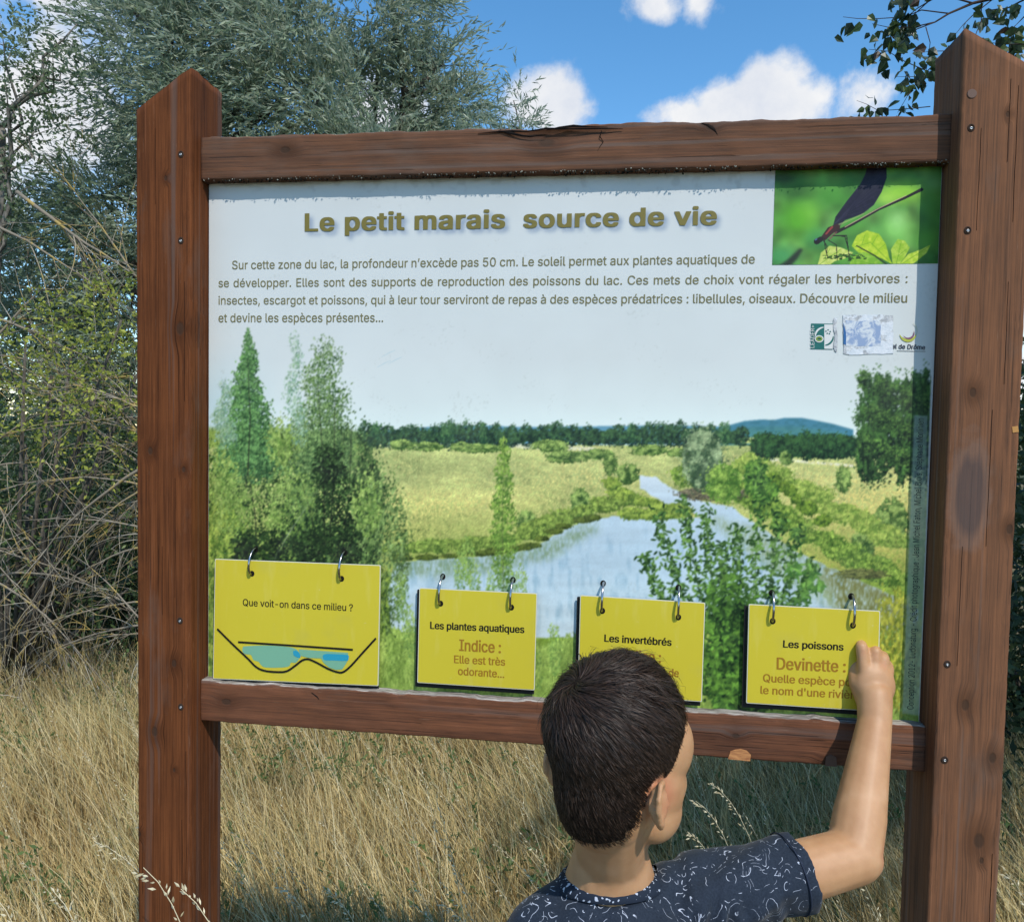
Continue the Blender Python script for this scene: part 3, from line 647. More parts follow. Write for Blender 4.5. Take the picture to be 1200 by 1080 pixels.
def paint_inset():
    c = Canvas(904, 196, 1106, 314, 4.0); S = c.C.shape[:2]; X, Y = c.X, c.Y
    n1 = vnoise(S, 90, 2, 71); n2 = vnoise(S, 60, 2, 72); c.C = (np.array((40, 96, 40))+n1[..., None]*np.array((70, 70, 40))+(n2[..., None]-.5)*np.array((30, 60, 30))).astype(np.float32)
    def blob(x, y, rx, ry, col, al, soft=1.0):
        d = np.hypot((X-x)/rx, (Y-y)/ry); c.put(np.clip((1.25-d)/soft, 0, 1)**1.3*al, col)
    for b in ((935, 255, 28, 30, (88, 168, 40), .9), (950, 245, 18, 20, (120, 190, 60), .5), (915, 300, 25, 16, (64, 150, 90), .8), (975, 230, 40, 20, (66, 140, 50), .8), (930, 225, 26, 12, (38, 92, 34), .8), (1000, 260, 20, 22, (70, 150, 56), .7),
              (1058, 225, 40, 16, (140, 200, 62), .9), (1040, 232, 20, 10, (170, 220, 84), .6), (1048, 268, 24, 24, (128, 200, 100), .95), (1052, 258, 14, 16, (160, 220, 140), .6), (1085, 280, 18, 20, (80, 150, 50), .8), (1090, 240, 14, 30, (70, 130, 50), .8), (1095, 215, 20, 12, (96, 150, 90), .7), (985, 300, 22, 10, (96, 176, 60), .8), (960, 280, 20, 14, (54, 140, 80), .7), (1020, 210, 26, 12, (44, 96, 40), .7), (915, 208, 30, 10, (26, 60, 30), .8)): blob(*b)
    blob(1022, 300, 22, 6, (40, 90, 40), .6)
    c.put(c.mask([(906, 316), (922, 305), (937, 291), (941, 292), (934, 303), (922, 316)], 1.5)*.9, (22, 34, 30))
    def leaf(pts, base, hi, vein):
        m = c.mask(pts, .4); c.put(m, base); cx = sum(p[0] for p in pts)/len(pts); cy = sum(p[1] for p in pts)/len(pts)
        n = vnoise(S, 14, 3, int(cx)); c.put(m*np.clip((n-.35)*2, 0, 1)*.8, hi)
        for v in vein: c.line(v, .6, (96, 150, 36), .8)
    leaf([(958, 311), (962, 296), (972, 288), (985, 290), (1000, 296), (990, 303), (978, 306), (970, 312)], (176, 196, 96), (214, 226, 140), [[(960, 310), (985, 292)], [(966, 303), (972, 292)], [(972, 300), (982, 296)]])
    leaf([(998, 288), (1004, 276), (1016, 270), (1030, 274), (1038, 286), (1042, 302), (1046, 310), (1034, 303), (1020, 298), (1006, 296)], (150, 190, 38), (206, 222, 80), [[(1000, 290), (1020, 284), (1042, 306)], [(1010, 286), (1014, 274)], [(1022, 286), (1028, 276)], [(1030, 292), (1037, 286)]])
    leaf([(1046, 310), (1044, 292), (1052, 280), (1060, 282), (1066, 290), (1060, 302), (1052, 312)], (140, 184, 50), (200, 220, 104), [[(1050, 310), (1056, 284)], [(1052, 300), (1062, 292)]])
    leaf([(1052, 312), (1064, 298), (1080, 292), (1090, 287), (1086, 296), (1074, 306), (1062, 314)], (158, 196, 50), (210, 226, 104), [[(1054, 311), (1088, 289)]])
    leaf([(1000, 300), (1012, 295), (1024, 300), (1036, 310), (1010, 314), (994, 312)], (112, 168, 44), (160, 200, 80), [[(1000, 304), (1034, 312)]])
    c.foliage(990, 301, 26, 3.5, 40, (30, 60, 24), (70, 110, 40), (2.8, .9), 0, 3, 1, 3, .3)
    c.line([(1004, 288, 1.6), (1026, 300, 1.8), (1042, 312, 1.4)], 1.6, (44, 66, 26))
    # the insect: wing, long body, thorax, head, legs
    wing = [(976, 265), (979, 254), (992, 236), (1008, 216), (1014, 204), (1016, 196), (1039, 196), (1039, 208), (1033, 225), (1024, 240), (1010, 251), (990, 258), (981, 268)]
    c.put(c.mask(wing, .4), (20, 22, 46)); c.put(c.mask(wing, .4)*np.clip((vnoise(S, 20, 3, 9)-.4)*2, 0, 1)*.5, (38, 36, 66))
    for k in range(7): c.line([(978, 262), (1000-k*1.5, 238+k*2.5), (1036-k*3, 198+k*8)], .5, (44, 44, 70), .6)
    c.line([(981, 264, 2), (1000, 256, 1.4), (1012, 250, 1)], 1.5, (150, 170, 110), .7)
    c.line([(980, 272, 4), (1000, 262, 3.4), (1030, 245, 3), (1060, 232, 3), (1074, 225, 3.4), (1080, 222, 4)], 3, (26, 24, 28))
    c.line([(990, 266, .9), (1030, 244, .9), (1062, 229, .8)], .8, (196, 176, 150), .85)
    c.line([(966, 278, 7), (973, 270, 9), (981, 266, 7)], 8, (50, 22, 28)); c.line([(968, 274, 2), (975, 266, 2.4)], 2, (160, 62, 62), .8); c.line([(972, 280, 2), (980, 272, 2)], 2, (120, 70, 74), .7)
    c.line([(957, 283, 7), (962, 280, 6)], 6, (14, 14, 20)); c.line([(955.5, 281, 1.6), (957, 280, 1.6)], 1.5, (90, 120, 180), .8)
    for leg in (((966, 279), (967, 291), (970, 302)), ((970, 281), (980, 287), (981, 305)), ((976, 276), (990, 277), (994, 292)), ((978, 276), (992, 276), (993, 284), (995, 300)), ((964, 281), (969, 288), (969, 296))): c.line(leg, 1.0, (16, 14, 18), .95)
    return c

def print_material(name, rough, coat):
    m = mat(name, rough=rough, spec=.22); g = NT(m)
    a = g.n('ShaderNodeAttribute', attribute_name='print_color')
    o = g.obj(); dirt = g.noise(o, 14, 6, .65); sm = g.noise(o, 210, 3, .6)
    c = g.mix(g.math('MULTIPLY', g.n('ShaderNodeMapRange', {'Value': dirt, 'From Min': .5, 'From Max': .8}).outputs[0], .05), a.outputs['Color'], (.42, .40, .33))
    c = g.mix(g.math('MULTIPLY', g.n('ShaderNodeMapRange', {'Value': sm, 'From Min': .72, 'From Max': .76}).outputs[0], .25), c, (.30, .30, .27))
    g.l(c, g.b.inputs['Base Color']); g.l(g.math('MULTIPLY_ADD', dirt, .25, rough), g.b.inputs['Roughness'])
    g.b.inputs['Coat Weight'].default_value = coat; g.b.inputs['Coat Roughness'].default_value = .25
    g.bump(g.noise(o, 5, 3), .12, .004)
    return m
PRINT_GAIN = np.array((1.06, .975, .86))          # print reflectance that gives the tone measured on the sunlit sheet
def printed(name, canvas, x0, x1, z0, z1, yy, nx, nz, m, parent):
    gx, gz = np.meshgrid(np.linspace(x0, x1, nx), np.linspace(z0, z1, nz))
    V = np.stack([gx.ravel(), np.full(gx.size, yy), gz.ravel()], 1)
    i = np.arange(nx*nz).reshape(nz, nx)
    F = np.stack([i[:-1, :-1], i[:-1, 1:], i[1:, 1:], i[1:, :-1]], -1).reshape(-1, 4)
    me = rawmesh(name, V, F)
    px, py = project(V[:, 0], V[:, 1], V[:, 2])
    col = np.clip(lin(np.clip(canvas.sample(px, py), 0, 255))*PRINT_GAIN, 0, .86)
    a = me.attributes.new('print_color', 'FLOAT_COLOR', 'POINT')
    a.data.foreach_set('color', np.concatenate([col, np.ones((len(col), 1))], 1).astype(np.float32).ravel())
    return link(name, me, m, parent)
import os
try: FONT = bpy.data.fonts.load(os.path.join(bpy.utils.resource_path('LOCAL'), 'datafiles', 'fonts', 'Inter.woff2'))   # Blender's own bundled font
except Exception: FONT = None
def _cap():
    cu = bpy.data.curves.new('tmp', 'FONT'); cu.body = 'H'; cu.size = 1
    if FONT: cu.font = FONT
    o = bpy.data.objects.new('tmp', cu); COL.objects.link(o)
    me = bpy.data.meshes.new_from_object(o.evaluated_get(bpy.context.evaluated_depsgraph_get())); h = max(v.co.y for v in me.vertices)
    bpy.data.objects.remove(o); bpy.data.curves.remove(cu); bpy.data.meshes.remove(me); return h
CAPH = _cap(); print('CAP', CAPH, FONT)
from mathutils.geometry import delaunay_2d_cdt
def fill_outlines(me):
    """fills glyph outlines by the non-zero winding rule -> vertices, triangles"""
    n = len(me.vertices); co = np.empty(n*3, np.float32); me.vertices.foreach_get('co', co); co = co.reshape(-1, 3)[:, :2].astype(float)
    ed = np.empty(len(me.edges)*2, np.int32); me.edges.foreach_get('vertices', ed); ed = ed.reshape(-1, 2)
    nb = {}
    for a, b in ed.tolist(): nb.setdefault(a, []).append(b); nb.setdefault(b, []).append(a)
    seen = set(); loops = []
    for s0 in range(n):
        if s0 in seen or s0 not in nb: continue
        lp = [s0]; seen.add(s0); cur = s0+1 if s0+1 in nb[s0] else nb[s0][0]
        while cur not in seen:
            seen.add(cur); lp.append(cur); nx = [q for q in nb[cur] if q not in seen]
            if not nx: break
            cur = nx[0]
        if len(lp) > 2: loops.append(lp)
    info = sorted(((co[l, 0].min(), co[l, 0].max(), l) for l in loops), key=lambda t: t[0])
    groups = []; 
    for x0, x1, l in info:
        if groups and x0 < groups[-1][0]: groups[-1][1].append(l); groups[-1][0] = max(groups[-1][0], x1)
        else: groups.append([x1, [l]])
    VV, TT, off = [], [], 0
    for _, ls in groups:
        pts, es = [], []; segA, segB = [], []
        for l in ls:
            k = len(pts); m = len(l); pts += [Vector(co[i]) for i in l]; es += [(k+i, k+(i+1) % m) for i in range(m)]
            P = co[l]; segA.append(P); segB.append(np.roll(P, -1, 0))
        A = np.concatenate(segA); B = np.concatenate(segB)
        v, _, f, _, _, _ = delaunay_2d_cdt(pts, es, [], 0, 1e-6)
        if not f: continue
        V = np.array([(q.x, q.y) for q in v]); F = np.array([t for t in f if len(t) == 3]); c = V[F].mean(1)
        up = (A[None, :, 1] <= c[:, None, 1]) & (B[None, :, 1] > c[:, None, 1]); dn = (A[None, :, 1] > c[:, None, 1]) & (B[None, :, 1] <= c[:, None, 1])
        cr = (B[None, :, 0]-A[None, :, 0])*(c[:, None, 1]-A[None, :, 1])-(c[:, None, 0]-A[None, :, 0])*(B[None, :, 1]-A[None, :, 1])
        w = (up & (cr > 0)).sum(1)-(dn & (cr < 0)).sum(1)
        F = F[w != 0]; VV.append(V); TT.append(F+off); off += len(V)
    V = np.concatenate(VV); return np.column_stack([V, np.zeros(len(V))]), np.concatenate(TT).astype(np.int32)
def lettering(name, s, p0, p1, cap, Y, m, parent, bold=0.0, space=1.0, word=1.0):
    """text from p0 to p1 (baseline ends, measured) with capital height cap, on the plane y = Y"""
    cu = bpy.data.curves.new('tmp', 'FONT'); cu.body = s; cu.size = 1; cu.resolution_u = 3
    cu.space_character = space; cu.space_word = word
    if FONT: cu.font = FONT
    o = bpy.data.objects.new('tmp', cu); COL.objects.link(o)
    cu.fill_mode = 'NONE'
    me = bpy.data.meshes.new_from_object(o.evaluated_get(bpy.context.evaluated_depsgraph_get()))
    bpy.data.objects.remove(o); bpy.data.curves.remove(cu)
    co, tr = fill_outlines(me); n = len(co); bpy.data.meshes.remove(me)
    a, b = at(*p0, Y), at(*p1, Y); d = b-a; L = d.length; ex = np.array(d/L); ez = np.array((-ex[2], 0, ex[0]))
    mid = at((p0[0]+p1[0])/2, (p0[1]+p1[1])/2, Y); up = at((p0[0]+p1[0])/2, (p0[1]+p1[1])/2-cap, Y); H = (up-mid).length
    x0, x1 = float(co[:, 0].min()), float(co[:, 0].max())
    bw = bold*H/CAPH; u = (co[:, 0]-x0)/(x1-x0)*(L-2*bw)+bw; v = co[:, 1]/CAPH*(H-.6*bw)+bw*.3
    VV, FF = [], []
    dirs = [(0, 0)] if bold <= 0 else [(0, 0)]+[(x_*bw, y_*bw*.3) for x_ in (-1, 0, 1) for y_ in (-1, 0, 1) if x_ or y_]
    for i, (du, dv) in enumerate(dirs):
        o3 = np.array(a)[None]+(u+du)[:, None]*ex+(v+dv)[:, None]*ez; o3[:, 1] -= .000012*i; VV.append(o3); FF.append(tr+n*i)
    me = rawmesh(name, np.concatenate(VV), np.concatenate(FF))
    return link(name, me, m, parent)
TB = .034
TITLE = [('Le petit marais', (357, 271.2), (592, 267.4)), ('source de vie', (613, 267.2), (840, 263.5))]
def title_shadow(c):
    m = np.zeros(c.C.shape[:2], np.float32)
    for s_, p0, p1 in TITLE:
        o = lettering('tmp', s_, p0, p1, 21.5, DP, gloss, None, TB, 1.06); me = o.data; n = len(me.vertices); co = np.empty(n*3, np.float32); me.vertices.foreach_get('co', co); co = co.reshape(-1, 3)
        px, py = project(co[:, 0], co[:, 1], co[:, 2]); X = (px-c.x0)*c.k; Y = (py-c.y0)*c.k
        for pl in me.polygons:
            v = list(pl.vertices); xs, ys = X[v], Y[v]; x0, x1, y0, y1 = int(xs.min()), int(xs.max())+2, int(ys.min()), int(ys.max())+2
            gx_, gy_ = np.meshgrid(np.arange(x0, x1)+.5, np.arange(y0, y1)+.5)
            w = [(xs[(i+1) % 3]-xs[i])*(gy_-ys[i])-(ys[(i+1) % 3]-ys[i])*(gx_-xs[i]) for i in range(3)]
            ins = ((w[0] >= 0) & (w[1] >= 0) & (w[2] >= 0)) | ((w[0] <= 0) & (w[1] <= 0) & (w[2] <= 0)); m[y0:y1, x0:x1][ins] = 1
        bpy.data.objects.remove(o); bpy.data.meshes.remove(me)
    m = c.blur(np.roll(m, (int(4.5*c.k), int(4*c.k)), (0, 1)), 2.6)
    c.put(np.clip(m*1.15, 0, 1)*.75, (122, 142, 172))
gloss = print_material('laminated_print', .40, .06)
PZ0, PZ1 = ZB1-.004, ZT0+.012
XL, XR = -HW+.002, HW-.002
mb = MB(); mb.box((XL, DP+.0004, PZ0), (XR, DP+.006, PZ1))
panel = mb.build('panel', mat('panel_board', (.55, .56, .57), .5), board)
cv = paint_marsh(); title_shadow(cv)
printed('printed_picture', cv, XL+.0005, XR-.0005, PZ0+.0005, PZ1-.0005, DP, 700, 510, gloss, panel)
pa, pb, pc = at(908.5, 202, DP-.0004), at(1103, 202, DP-.0004), at(907.5, 310, DP-.0004)
inset = printed('inset_picture', paint_inset(), pa.x, at(1099, 308, DP).x, at(907.5, 310.5, DP).z, PZ1-.001, DP-.0005, 250, 150, gloss, panel)
tag(inset, 'inset picture of a dark winged damselfly on green leaves')

# ------------------------------------------------------------------ lettering
def flat(name, col, rough=.45):
    m = mat(name, tuple(lin(col)*PRINT_GAIN), rough, .4); return m
INK = dict(olive=flat('olive_ink', (112, 105, 46)), text=flat('grey_olive_ink', (112, 110, 74)), black=flat('black_ink', (14, 13, 14)), ochre=flat('ochre_ink', (150, 112, 30)),
           halo=flat('title_halo', (176, 187, 202)), halo2=flat('title_halo_dark', (158, 170, 188)), teal=flat('teal_ink', (18, 98, 98)), dark=flat('navy_ink', (40, 46, 66)), strip=flat('strip_ink', (38, 50, 52)))
tag(lettering('title_text', 'Le petit marais', *TITLE[0][1:], 21.5, DP-.0008, INK['olive'], panel, TB, 1.06, 1.0), kind='stuff'); tag(lettering('title_text', 'source de vie', *TITLE[1][1:], 21.5, DP-.0008, INK['olive'], panel, TB, 1.06, 1.0), kind='stuff')
for s, p0, p1, wd in (('Sur cette zone du lac, la profondeur n’excède pas 50 cm. Le soleil permet aux plantes aquatiques de', (272, 315.5), (884.5, 308.8), 1),
                  ('se développer. Elles sont des supports de reproduction des poissons du lac. Ces mets de choix vont régaler les herbivores :', (256, 336.5), (1063.5, 331.5), 1.35),
                  ('insectes, escargot et poissons, qui à leur tour serviront de repas à des espèces prédatrices : libellules, oiseaux. Découvre le milieu', (256, 356.8), (1063, 354.5), 1),
                  ('et devine les espèces présentes...', (256, 377.5), (449, 377.2), 1)):
    lettering('paragraph_text', s, p0, p1, 10.4, DP-.0005, INK['text'], panel, .006, 1.0, wd)
a = (1066.5, 832); b = (1083, 489)
def vertical(name, s, p0, p1, cap, Y, m, parent):
    cu = bpy.data.curves.new('tmp', 'FONT'); cu.body = s; cu.size = 1; cu.resolution_u = 3; cu.fill_mode = 'NONE'
    if FONT: cu.font = FONT
    o = bpy.data.objects.new('tmp', cu); COL.objects.link(o); me = bpy.data.meshes.new_from_object(o.evaluated_get(bpy.context.evaluated_depsgraph_get()))
    bpy.data.objects.remove(o); bpy.data.curves.remove(cu); co, tr = fill_outlines(me)
    A, B = at(*p0, Y), at(*p1, Y); d = B-A; e = np.array(d.normalized()); nn = np.array((-e[2], 0, e[0]))
    u = (co[:, 0]-co[:, 0].min())/(co[:, 0].max()-co[:, 0].min())*d.length; v = co[:, 1]/CAPH*cap
    return link(name, rawmesh(name, np.array(A)[None]+u[:, None]*e+v[:, None]*nn, tr), m, parent)
vertical('credit_text', 'Conception 2012- Ludonaturg - Crédit photographique : Jean Michel Faton, Michel Blois, Stéphane Morlinien', (1070.5, 831), (1082.5, 490), .0088, DP-.0005, INK['strip'], panel)

# logos and the scratched sticker
LY = DP-.0006
def flatpoly(pts, name, m, lay=0, parent=None): return poly(pts, LY-.0002*lay, name, m, parent or panel, .00012)
white = flat('logo_white', (205, 212, 220)); green = flat('logo_green', (120, 150, 60))
lg = flatpoly([(950.5, 379), (976, 379.3), (976, 409.5), (950, 409)], 'logo', INK['teal']); tag(lg, 'small teal and white square logo')
flatpoly([(966, 380.2), (976, 380.2), (976, 408.8), (966, 408.6)], 'logo_half', white, 1, lg)
def ring_strip(cx, cy, r, a0, a1, w0, w1, name, m, lay, parent, ry=None):
    ry = ry or r; pts = []; n = 22
    for i in range(n+1):
        a = rad(a0+(a1-a0)*i/n); pts.append((cx+math.cos(a)*(r+w0*math.sin(math.pi*i/n)*.5+w1), cy-math.sin(a)*(ry+w0*math.sin(math.pi*i/n)*.5+w1)))
    for i in range(n, -1, -1):
        a = rad(a0+(a1-a0)*i/n); pts.append((cx+math.cos(a)*(r-w0*math.sin(math.pi*i/n)*.5-w1), cy-math.sin(a)*(ry-w0*math.sin(math.pi*i/n)*.5-w1)))
    q = [at(x, y, LY-.0002*lay) for x, y in pts]; mb = MB(); N = len(q); h = n+1
    mb.add(q, [(i, i+1, N-2-i, N-1-i) for i in range(n)])
    return mb.build(name, m, parent)
ring_strip(966, 394, 10.5, 95, 180, 1.2, .5, 'logo_ring', white, 2, lg); ring_strip(966, 394, 10.5, -85, 0, 1.2, .5, 'logo_ring', INK['teal'], 2, lg)
ring_strip(960, 397, 4.6, 0, 360, 0, .6, 'logo_leaf', white, 3, lg, 3.6); ring_strip(960, 397, 3.0, 0, 360, 0, .8, 'logo_leaf', green, 4, lg, 2.0)
vertical('logo_text', 'LEADER+', (954.2, 407.5), (954.4, 381), .0052, LY-.0006, white, lg)
for x, y in ((968, 388), (970.5, 386.5), (973, 388.5), (969.5, 390.5), (972, 391)): flatpoly([(x, y-.9), (x+1.1, y), (x, y+.9), (x-1.1, y)], 'logo_star', INK['teal'], 3, lg)
sticker = mat('torn_sticker', (.55, .56, .56), .75, .3); g = NT(sticker)
o_ = g.obj((1, 1, 1)); n1 = g.noise(o_, 160, 5, .75); n2 = g.noise(o_, 38, 4, .6, 1.2)
g.l(g.mix(g.n('ShaderNodeMapRange', {'Value': n2, 'From Min': .47, 'From Max': .53}).outputs[0], g.ramp(n1, [(.35, (.26, .27, .29)), (.5, (.46, .47, .48)), (.7, (.72, .73, .74))]), g.ramp(n1, [(.4, (.58, .62, .66)), (.6, (.70, .72, .75))])), g.b.inputs['Base Color'])
g.bump(n1, .6, .001)
def ragged(x0, y0, x1, y1, n, amp, seed):
    r = random.Random(seed); P = []
    for (a, b) in (((x0, y0), (x1, y0)), ((x1, y0), (x1, y1)), ((x1, y1), (x0, y1)), ((x0, y1), (x0, y0))):
        for i in range(n): t = i/n; P.append((a[0]+(b[0]-a[0])*t+r.uniform(-amp, amp), a[1]+(b[1]-a[1])*t+r.uniform(-amp, amp)))
    return P
stk = flatpoly(ragged(988, 369, 1046.5, 415, 9, .9, 3), 'torn_sticker', sticker, 1); tag(stk, 'scratched pale grey sticker remnant')
blue = mat('worn_blue_print', (.32, .40, .55), .7, .3); g = NT(blue); o_ = g.obj()
g.l(g.mix(g.n('ShaderNodeMapRange', {'Value': g.noise(o_, 48, 5, .7, 1.0), 'From Min': .46, 'From Max': .56}).outputs[0], (.26, .34, .50), (.60, .63, .66)), g.b.inputs['Base Color'])
flatpoly(ragged(991, 376, 1032, 405.5, 7, .6, 4), 'worn_print', blue, 2, stk)
flatpoly([(988.5, 378), (991.5, 390), (991.5, 404), (988.5, 403)], 'worn_print', flat('strong_blue', (40, 96, 160)), 3, stk)
flatpoly(ragged(977.5, 373, 982, 412, 6, 1.6, 8), 'torn_sticker', sticker, 2)
ring_strip(1064, 389, 10, -165, -10, 3.2, .1, 'logo_ring', flat('lime_ink', (168, 178, 70)), 1, panel); ring_strip(1064.5, 390, 6.6, -150, 20, 2.0, .1, 'logo_ring', flat('plum_ink', (120, 80, 110)), 2, panel)
ring_strip(1064, 388, 11, -20, 60, .9, .1, 'logo_ring', flat('pale_ink', (186, 196, 190)), 2, panel)
lettering('logo_text', 'Val de Drôme', (1040.5, 408.2), (1084, 409.8), 5.6, LY, INK['dark'], panel, .02, 1.05)
flatpoly([(1051, 410.8), (1084.5, 411.6), (1084.5, 412.1), (1051, 411.3)], 'logo_rule', INK['dark'])
# ------------------------------------------------------------------ yellow flip cards hanging from split rings
yel = mat('yellow_laminate', (.62, .53, .035), .38, .45); g = NT(yel); o_ = g.obj()
n1 = g.noise(o_, 12, 5, .6); n2 = g.noise(g.obj((1, 1, .15)), 60, 4, .6)
cc = g.mix(g.math('MULTIPLY', g.n('ShaderNodeMapRange', {'Value': n2, 'From Min': .55, 'From Max': .75}).outputs[0], .35), (.57, .465, .030), (.64, .55, .14))
cc = g.mix(g.math('MULTIPLY', g.n('ShaderNodeMapRange', {'Value': n1, 'From Min': .55, 'From Max': .8}).outputs[0], .35), cc, (.40, .36, .11))
scr = g.n('ShaderNodeMapRange', {'Value': g.noise(g.obj((.5, 1, 1)), 170, 6, .75), 'From Min': .66, 'From Max': .70}).outputs[0]
cc = g.mix(g.math('MULTIPLY', scr, .4), cc, (.66, .63, .38))
g.l(cc, g.b.inputs['Base Color']); g.b.inputs['Coat Weight'].default_value = .2; g.b.inputs['Coat Roughness'].default_value = .2
g.bump(g.noise(o_, 9, 3), .15, .004)
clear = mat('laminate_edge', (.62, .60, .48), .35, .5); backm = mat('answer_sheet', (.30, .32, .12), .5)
chrome = mat('ring_steel', (.36, .36, .37), .22, .6, 1.0); holem = mat('punched_hole', (.012, .011, .01), .9, .1)
CY = DP-.0125          # the cards hang a little in front of the panel
def frame_of(c4, Y):
    q = [at(x, y, Y) for x, y in c4]      # TL TR BR BL
    return q
def sheet(name, q, th, m, parent, grow=0.0, r=0.0015):
    c = sum(q, Vector())/4; V = []
    pts = []
    for i in range(4):
        p = q[i]; a = (q[i-1]-p).normalized(); b = (q[(i+1) % 4]-p).normalized(); p = p-(a+b)*grow
        pts += [p+a*r, p+(a+b)*r*.3, p+b*r]
    n = len(pts); V = pts+[p+Vector((0, th, 0)) for p in pts]
    F = [tuple(range(n-1, -1, -1)), tuple(range(n, 2*n))]+[(i, (i+1) % n, n+(i+1) % n, n+i) for i in range(n)]
    return link(name, rawmesh(name, V, F), m, parent)
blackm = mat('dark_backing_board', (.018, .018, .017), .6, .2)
def card(label, c4, rings, write, left=.006):
    q = frame_of(c4, CY); mid = (q[0]+q[1])/2
    t = thing('flip_card', label, 'card', (mid.x, CY, mid.z), 'yellow flip cards hanging along the foot of the panel')
    sheet('laminate', q, .0011, clear, t)
    sheet('yellow_sheet', [p-Vector((0, .0003, 0)) for p in q], .0002, yel, t, -.0011)
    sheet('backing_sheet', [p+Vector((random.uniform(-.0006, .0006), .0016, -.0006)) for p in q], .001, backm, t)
    sheet('dark_backing', [p+Vector((-.0012 if i in (1, 2) else .001-left, .0062, (-.004 if i < 2 else -.0085))) for i, p in enumerate(q)], .0015, blackm, t)  # black sheet set down-left, standing in for the card's shadow on the panel
    for (hx, hy, tx, ty) in rings:
        h = at(hx, hy, CY); k = at(tx, ty, DP); k.x = h.x; 
        if k.z-h.z < .02: k.z = h.z+.02
        # ring through the hole in the card and an eyelet hole in the panel: tilted oval, front half bows towards the viewer
        cz = (h.z+k.z)/2; rz = (k.z-h.z)/2+.0016; cyy = (CY+DP)/2-.002; ry = .0135
        mb = MB(); pts = []
        for i in range(26):
            a = 2*math.pi*i/26; sk = math.cos(a)
            y_ = cyy+ry*math.sin(a)+(.0045 if sk > 0 else -.003)*abs(sk)
            pts.append((h.x+.0012*math.sin(a+.6), y_, cz+rz*math.cos(a)))
        mb.tube(pts, .0018, 8, True); mb.build('ring', chrome, t, True)
        for (P_, Y_, rr) in ((h, CY-.0006, .0040), (k, DP-.0006, .0042)):
            n = 18; mb = MB(); V = [(P_.x+math.cos(2*math.pi*i/n)*rr, Y_, P_.z-.0004+math.sin(2*math.pi*i/n)*rr*1.15) for i in range(n)]
            mb.add(V, [tuple(range(n))]); mb.build('punched_hole', holem, t)
    write(t)
    return t
WY = CY-.0005
def strip(pts, w, name, m, parent, lay=0):
    q = [at(x, y, WY-.0002*lay) for x, y in pts]; mb = MB(); V = []
    for i, p in enumerate(q):
        d = (q[min(i+1, len(q)-1)]-q[max(i-1, 0)]).normalized(); nn = Vector((-d.z, 0, d.x))*w/2; V += [p+nn, p-nn]
    mb.add(V, [(2*i, 2*i+1, 2*i+3, 2*i+2) for i in range(len(q)-1)]); return mb.build(name, m, parent)
def smooth_pts(P, n=6):
    out = []
    for i in range(len(P)-1):
        p0, p1, p2, p3 = P[max(i-1, 0)], P[i], P[i+1], P[min(i+2, len(P)-1)]
        for k in range(n):
            t = k/n; out.append(tuple(.5*((2*p1[j])+(-p0[j]+p2[j])*t+(2*p0[j]-5*p1[j]+4*p2[j]-p3[j])*t*t+(-p0[j]+3*p1[j]-3*p2[j]+p3[j])*t**3) for j in (0, 1)))
    return out+[P[-1]]
def c1(t):
    lettering('card_text', 'Que voit-on dans ce milieu ?', (284.5, 709.5), (413.5, 716.0), 8.2, WY, INK['black'], t, .010)
    tq = flat('goggle_green', (112, 168, 148)); bl = flat('goggle_blue', (38, 146, 184))
    def fp(pts, lay, m, nm):
        q = [at(x, y, WY-.0002*lay) for x, y in pts]; mb = MB(); mb.add(q, [tuple(range(len(q)))]); mb.build(nm, m, t)
    fp(smooth_pts([(285, 757), (310, 756), (340, 758), (349, 762), (352, 768), (347, 776), (341, 776), (337, 781), (315, 782), (307, 780), (303, 775), (297, 773), (294, 767), (287, 766), (284, 762), (285, 757)], 3), 0, tq, 'goggle_lens')
    fp([(350, 760.5), (408, 764.5), (408.5, 772), (405, 778), (401, 784), (394, 784.5), (386, 782), (379, 776), (376, 771), (362, 770.5), (352, 768)], 1, tq, 'goggle_lens')
    fp(smooth_pts([(343.5, 762.5), (347, 762), (351, 765.5), (352, 770), (347.5, 769.5), (344, 767), (343.5, 762.5)], 3), 2, bl, 'goggle_blue_patch')  # blue ink patches of the goggle drawing
    fp(smooth_pts([(378, 768), (381, 766), (390, 766), (407, 767), (408.5, 771), (406, 774), (390, 773.5), (380, 773), (378, 768)], 3), 2, bl, 'goggle_blue_patch')
    strip([(279, 752), (346, 756.3), (413.5, 761)], .0030, 'goggle_line', INK['black'], t, 3)
    strip(smooth_pts([(254.5, 736.5), (272, 754), (290, 771), (300, 781), (310, 785.5), (325, 787), (336, 786), (346, 779.5), (354, 773.5), (361, 772), (371, 776), (384, 783), (395, 787), (402, 787), (411, 780), (425, 764.5), (440.5, 747.5)]), .0030, 'goggle_line', INK['black'], t, 4)
def c2(t):
    lettering('card_text', 'Les plantes aquatiques', (504, 736.5), (614.5, 741.5), 8.6, WY, INK['black'], t, .024)
    lettering('card_text', 'Indice :', (538, 762.2), (587, 765), 13.6, WY, INK['ochre'], t, .017)
    lettering('card_text', 'Elle est très', (532, 776.5), (592, 779.7), 9.2, WY, INK['ochre'], t, .017)
    lettering('card_text', 'odorante...', (536.5, 790.3), (591, 794), 9.2, WY, INK['ochre'], t, .017)
def c3(t):
    lettering('card_text', 'Les invertébrés', (708, 751.5), (787, 756.5), 8.6, WY, INK['black'], t, .024)
    lettering('card_text', 'Indice :', (726, 773.5), (774.5, 776.5), 13.2, WY, INK['ochre'], t, .017)
    lettering('card_text', 'de', (783.5, 792.3), (795.5, 793), 9.4, WY, INK['ochre'], t, .017)
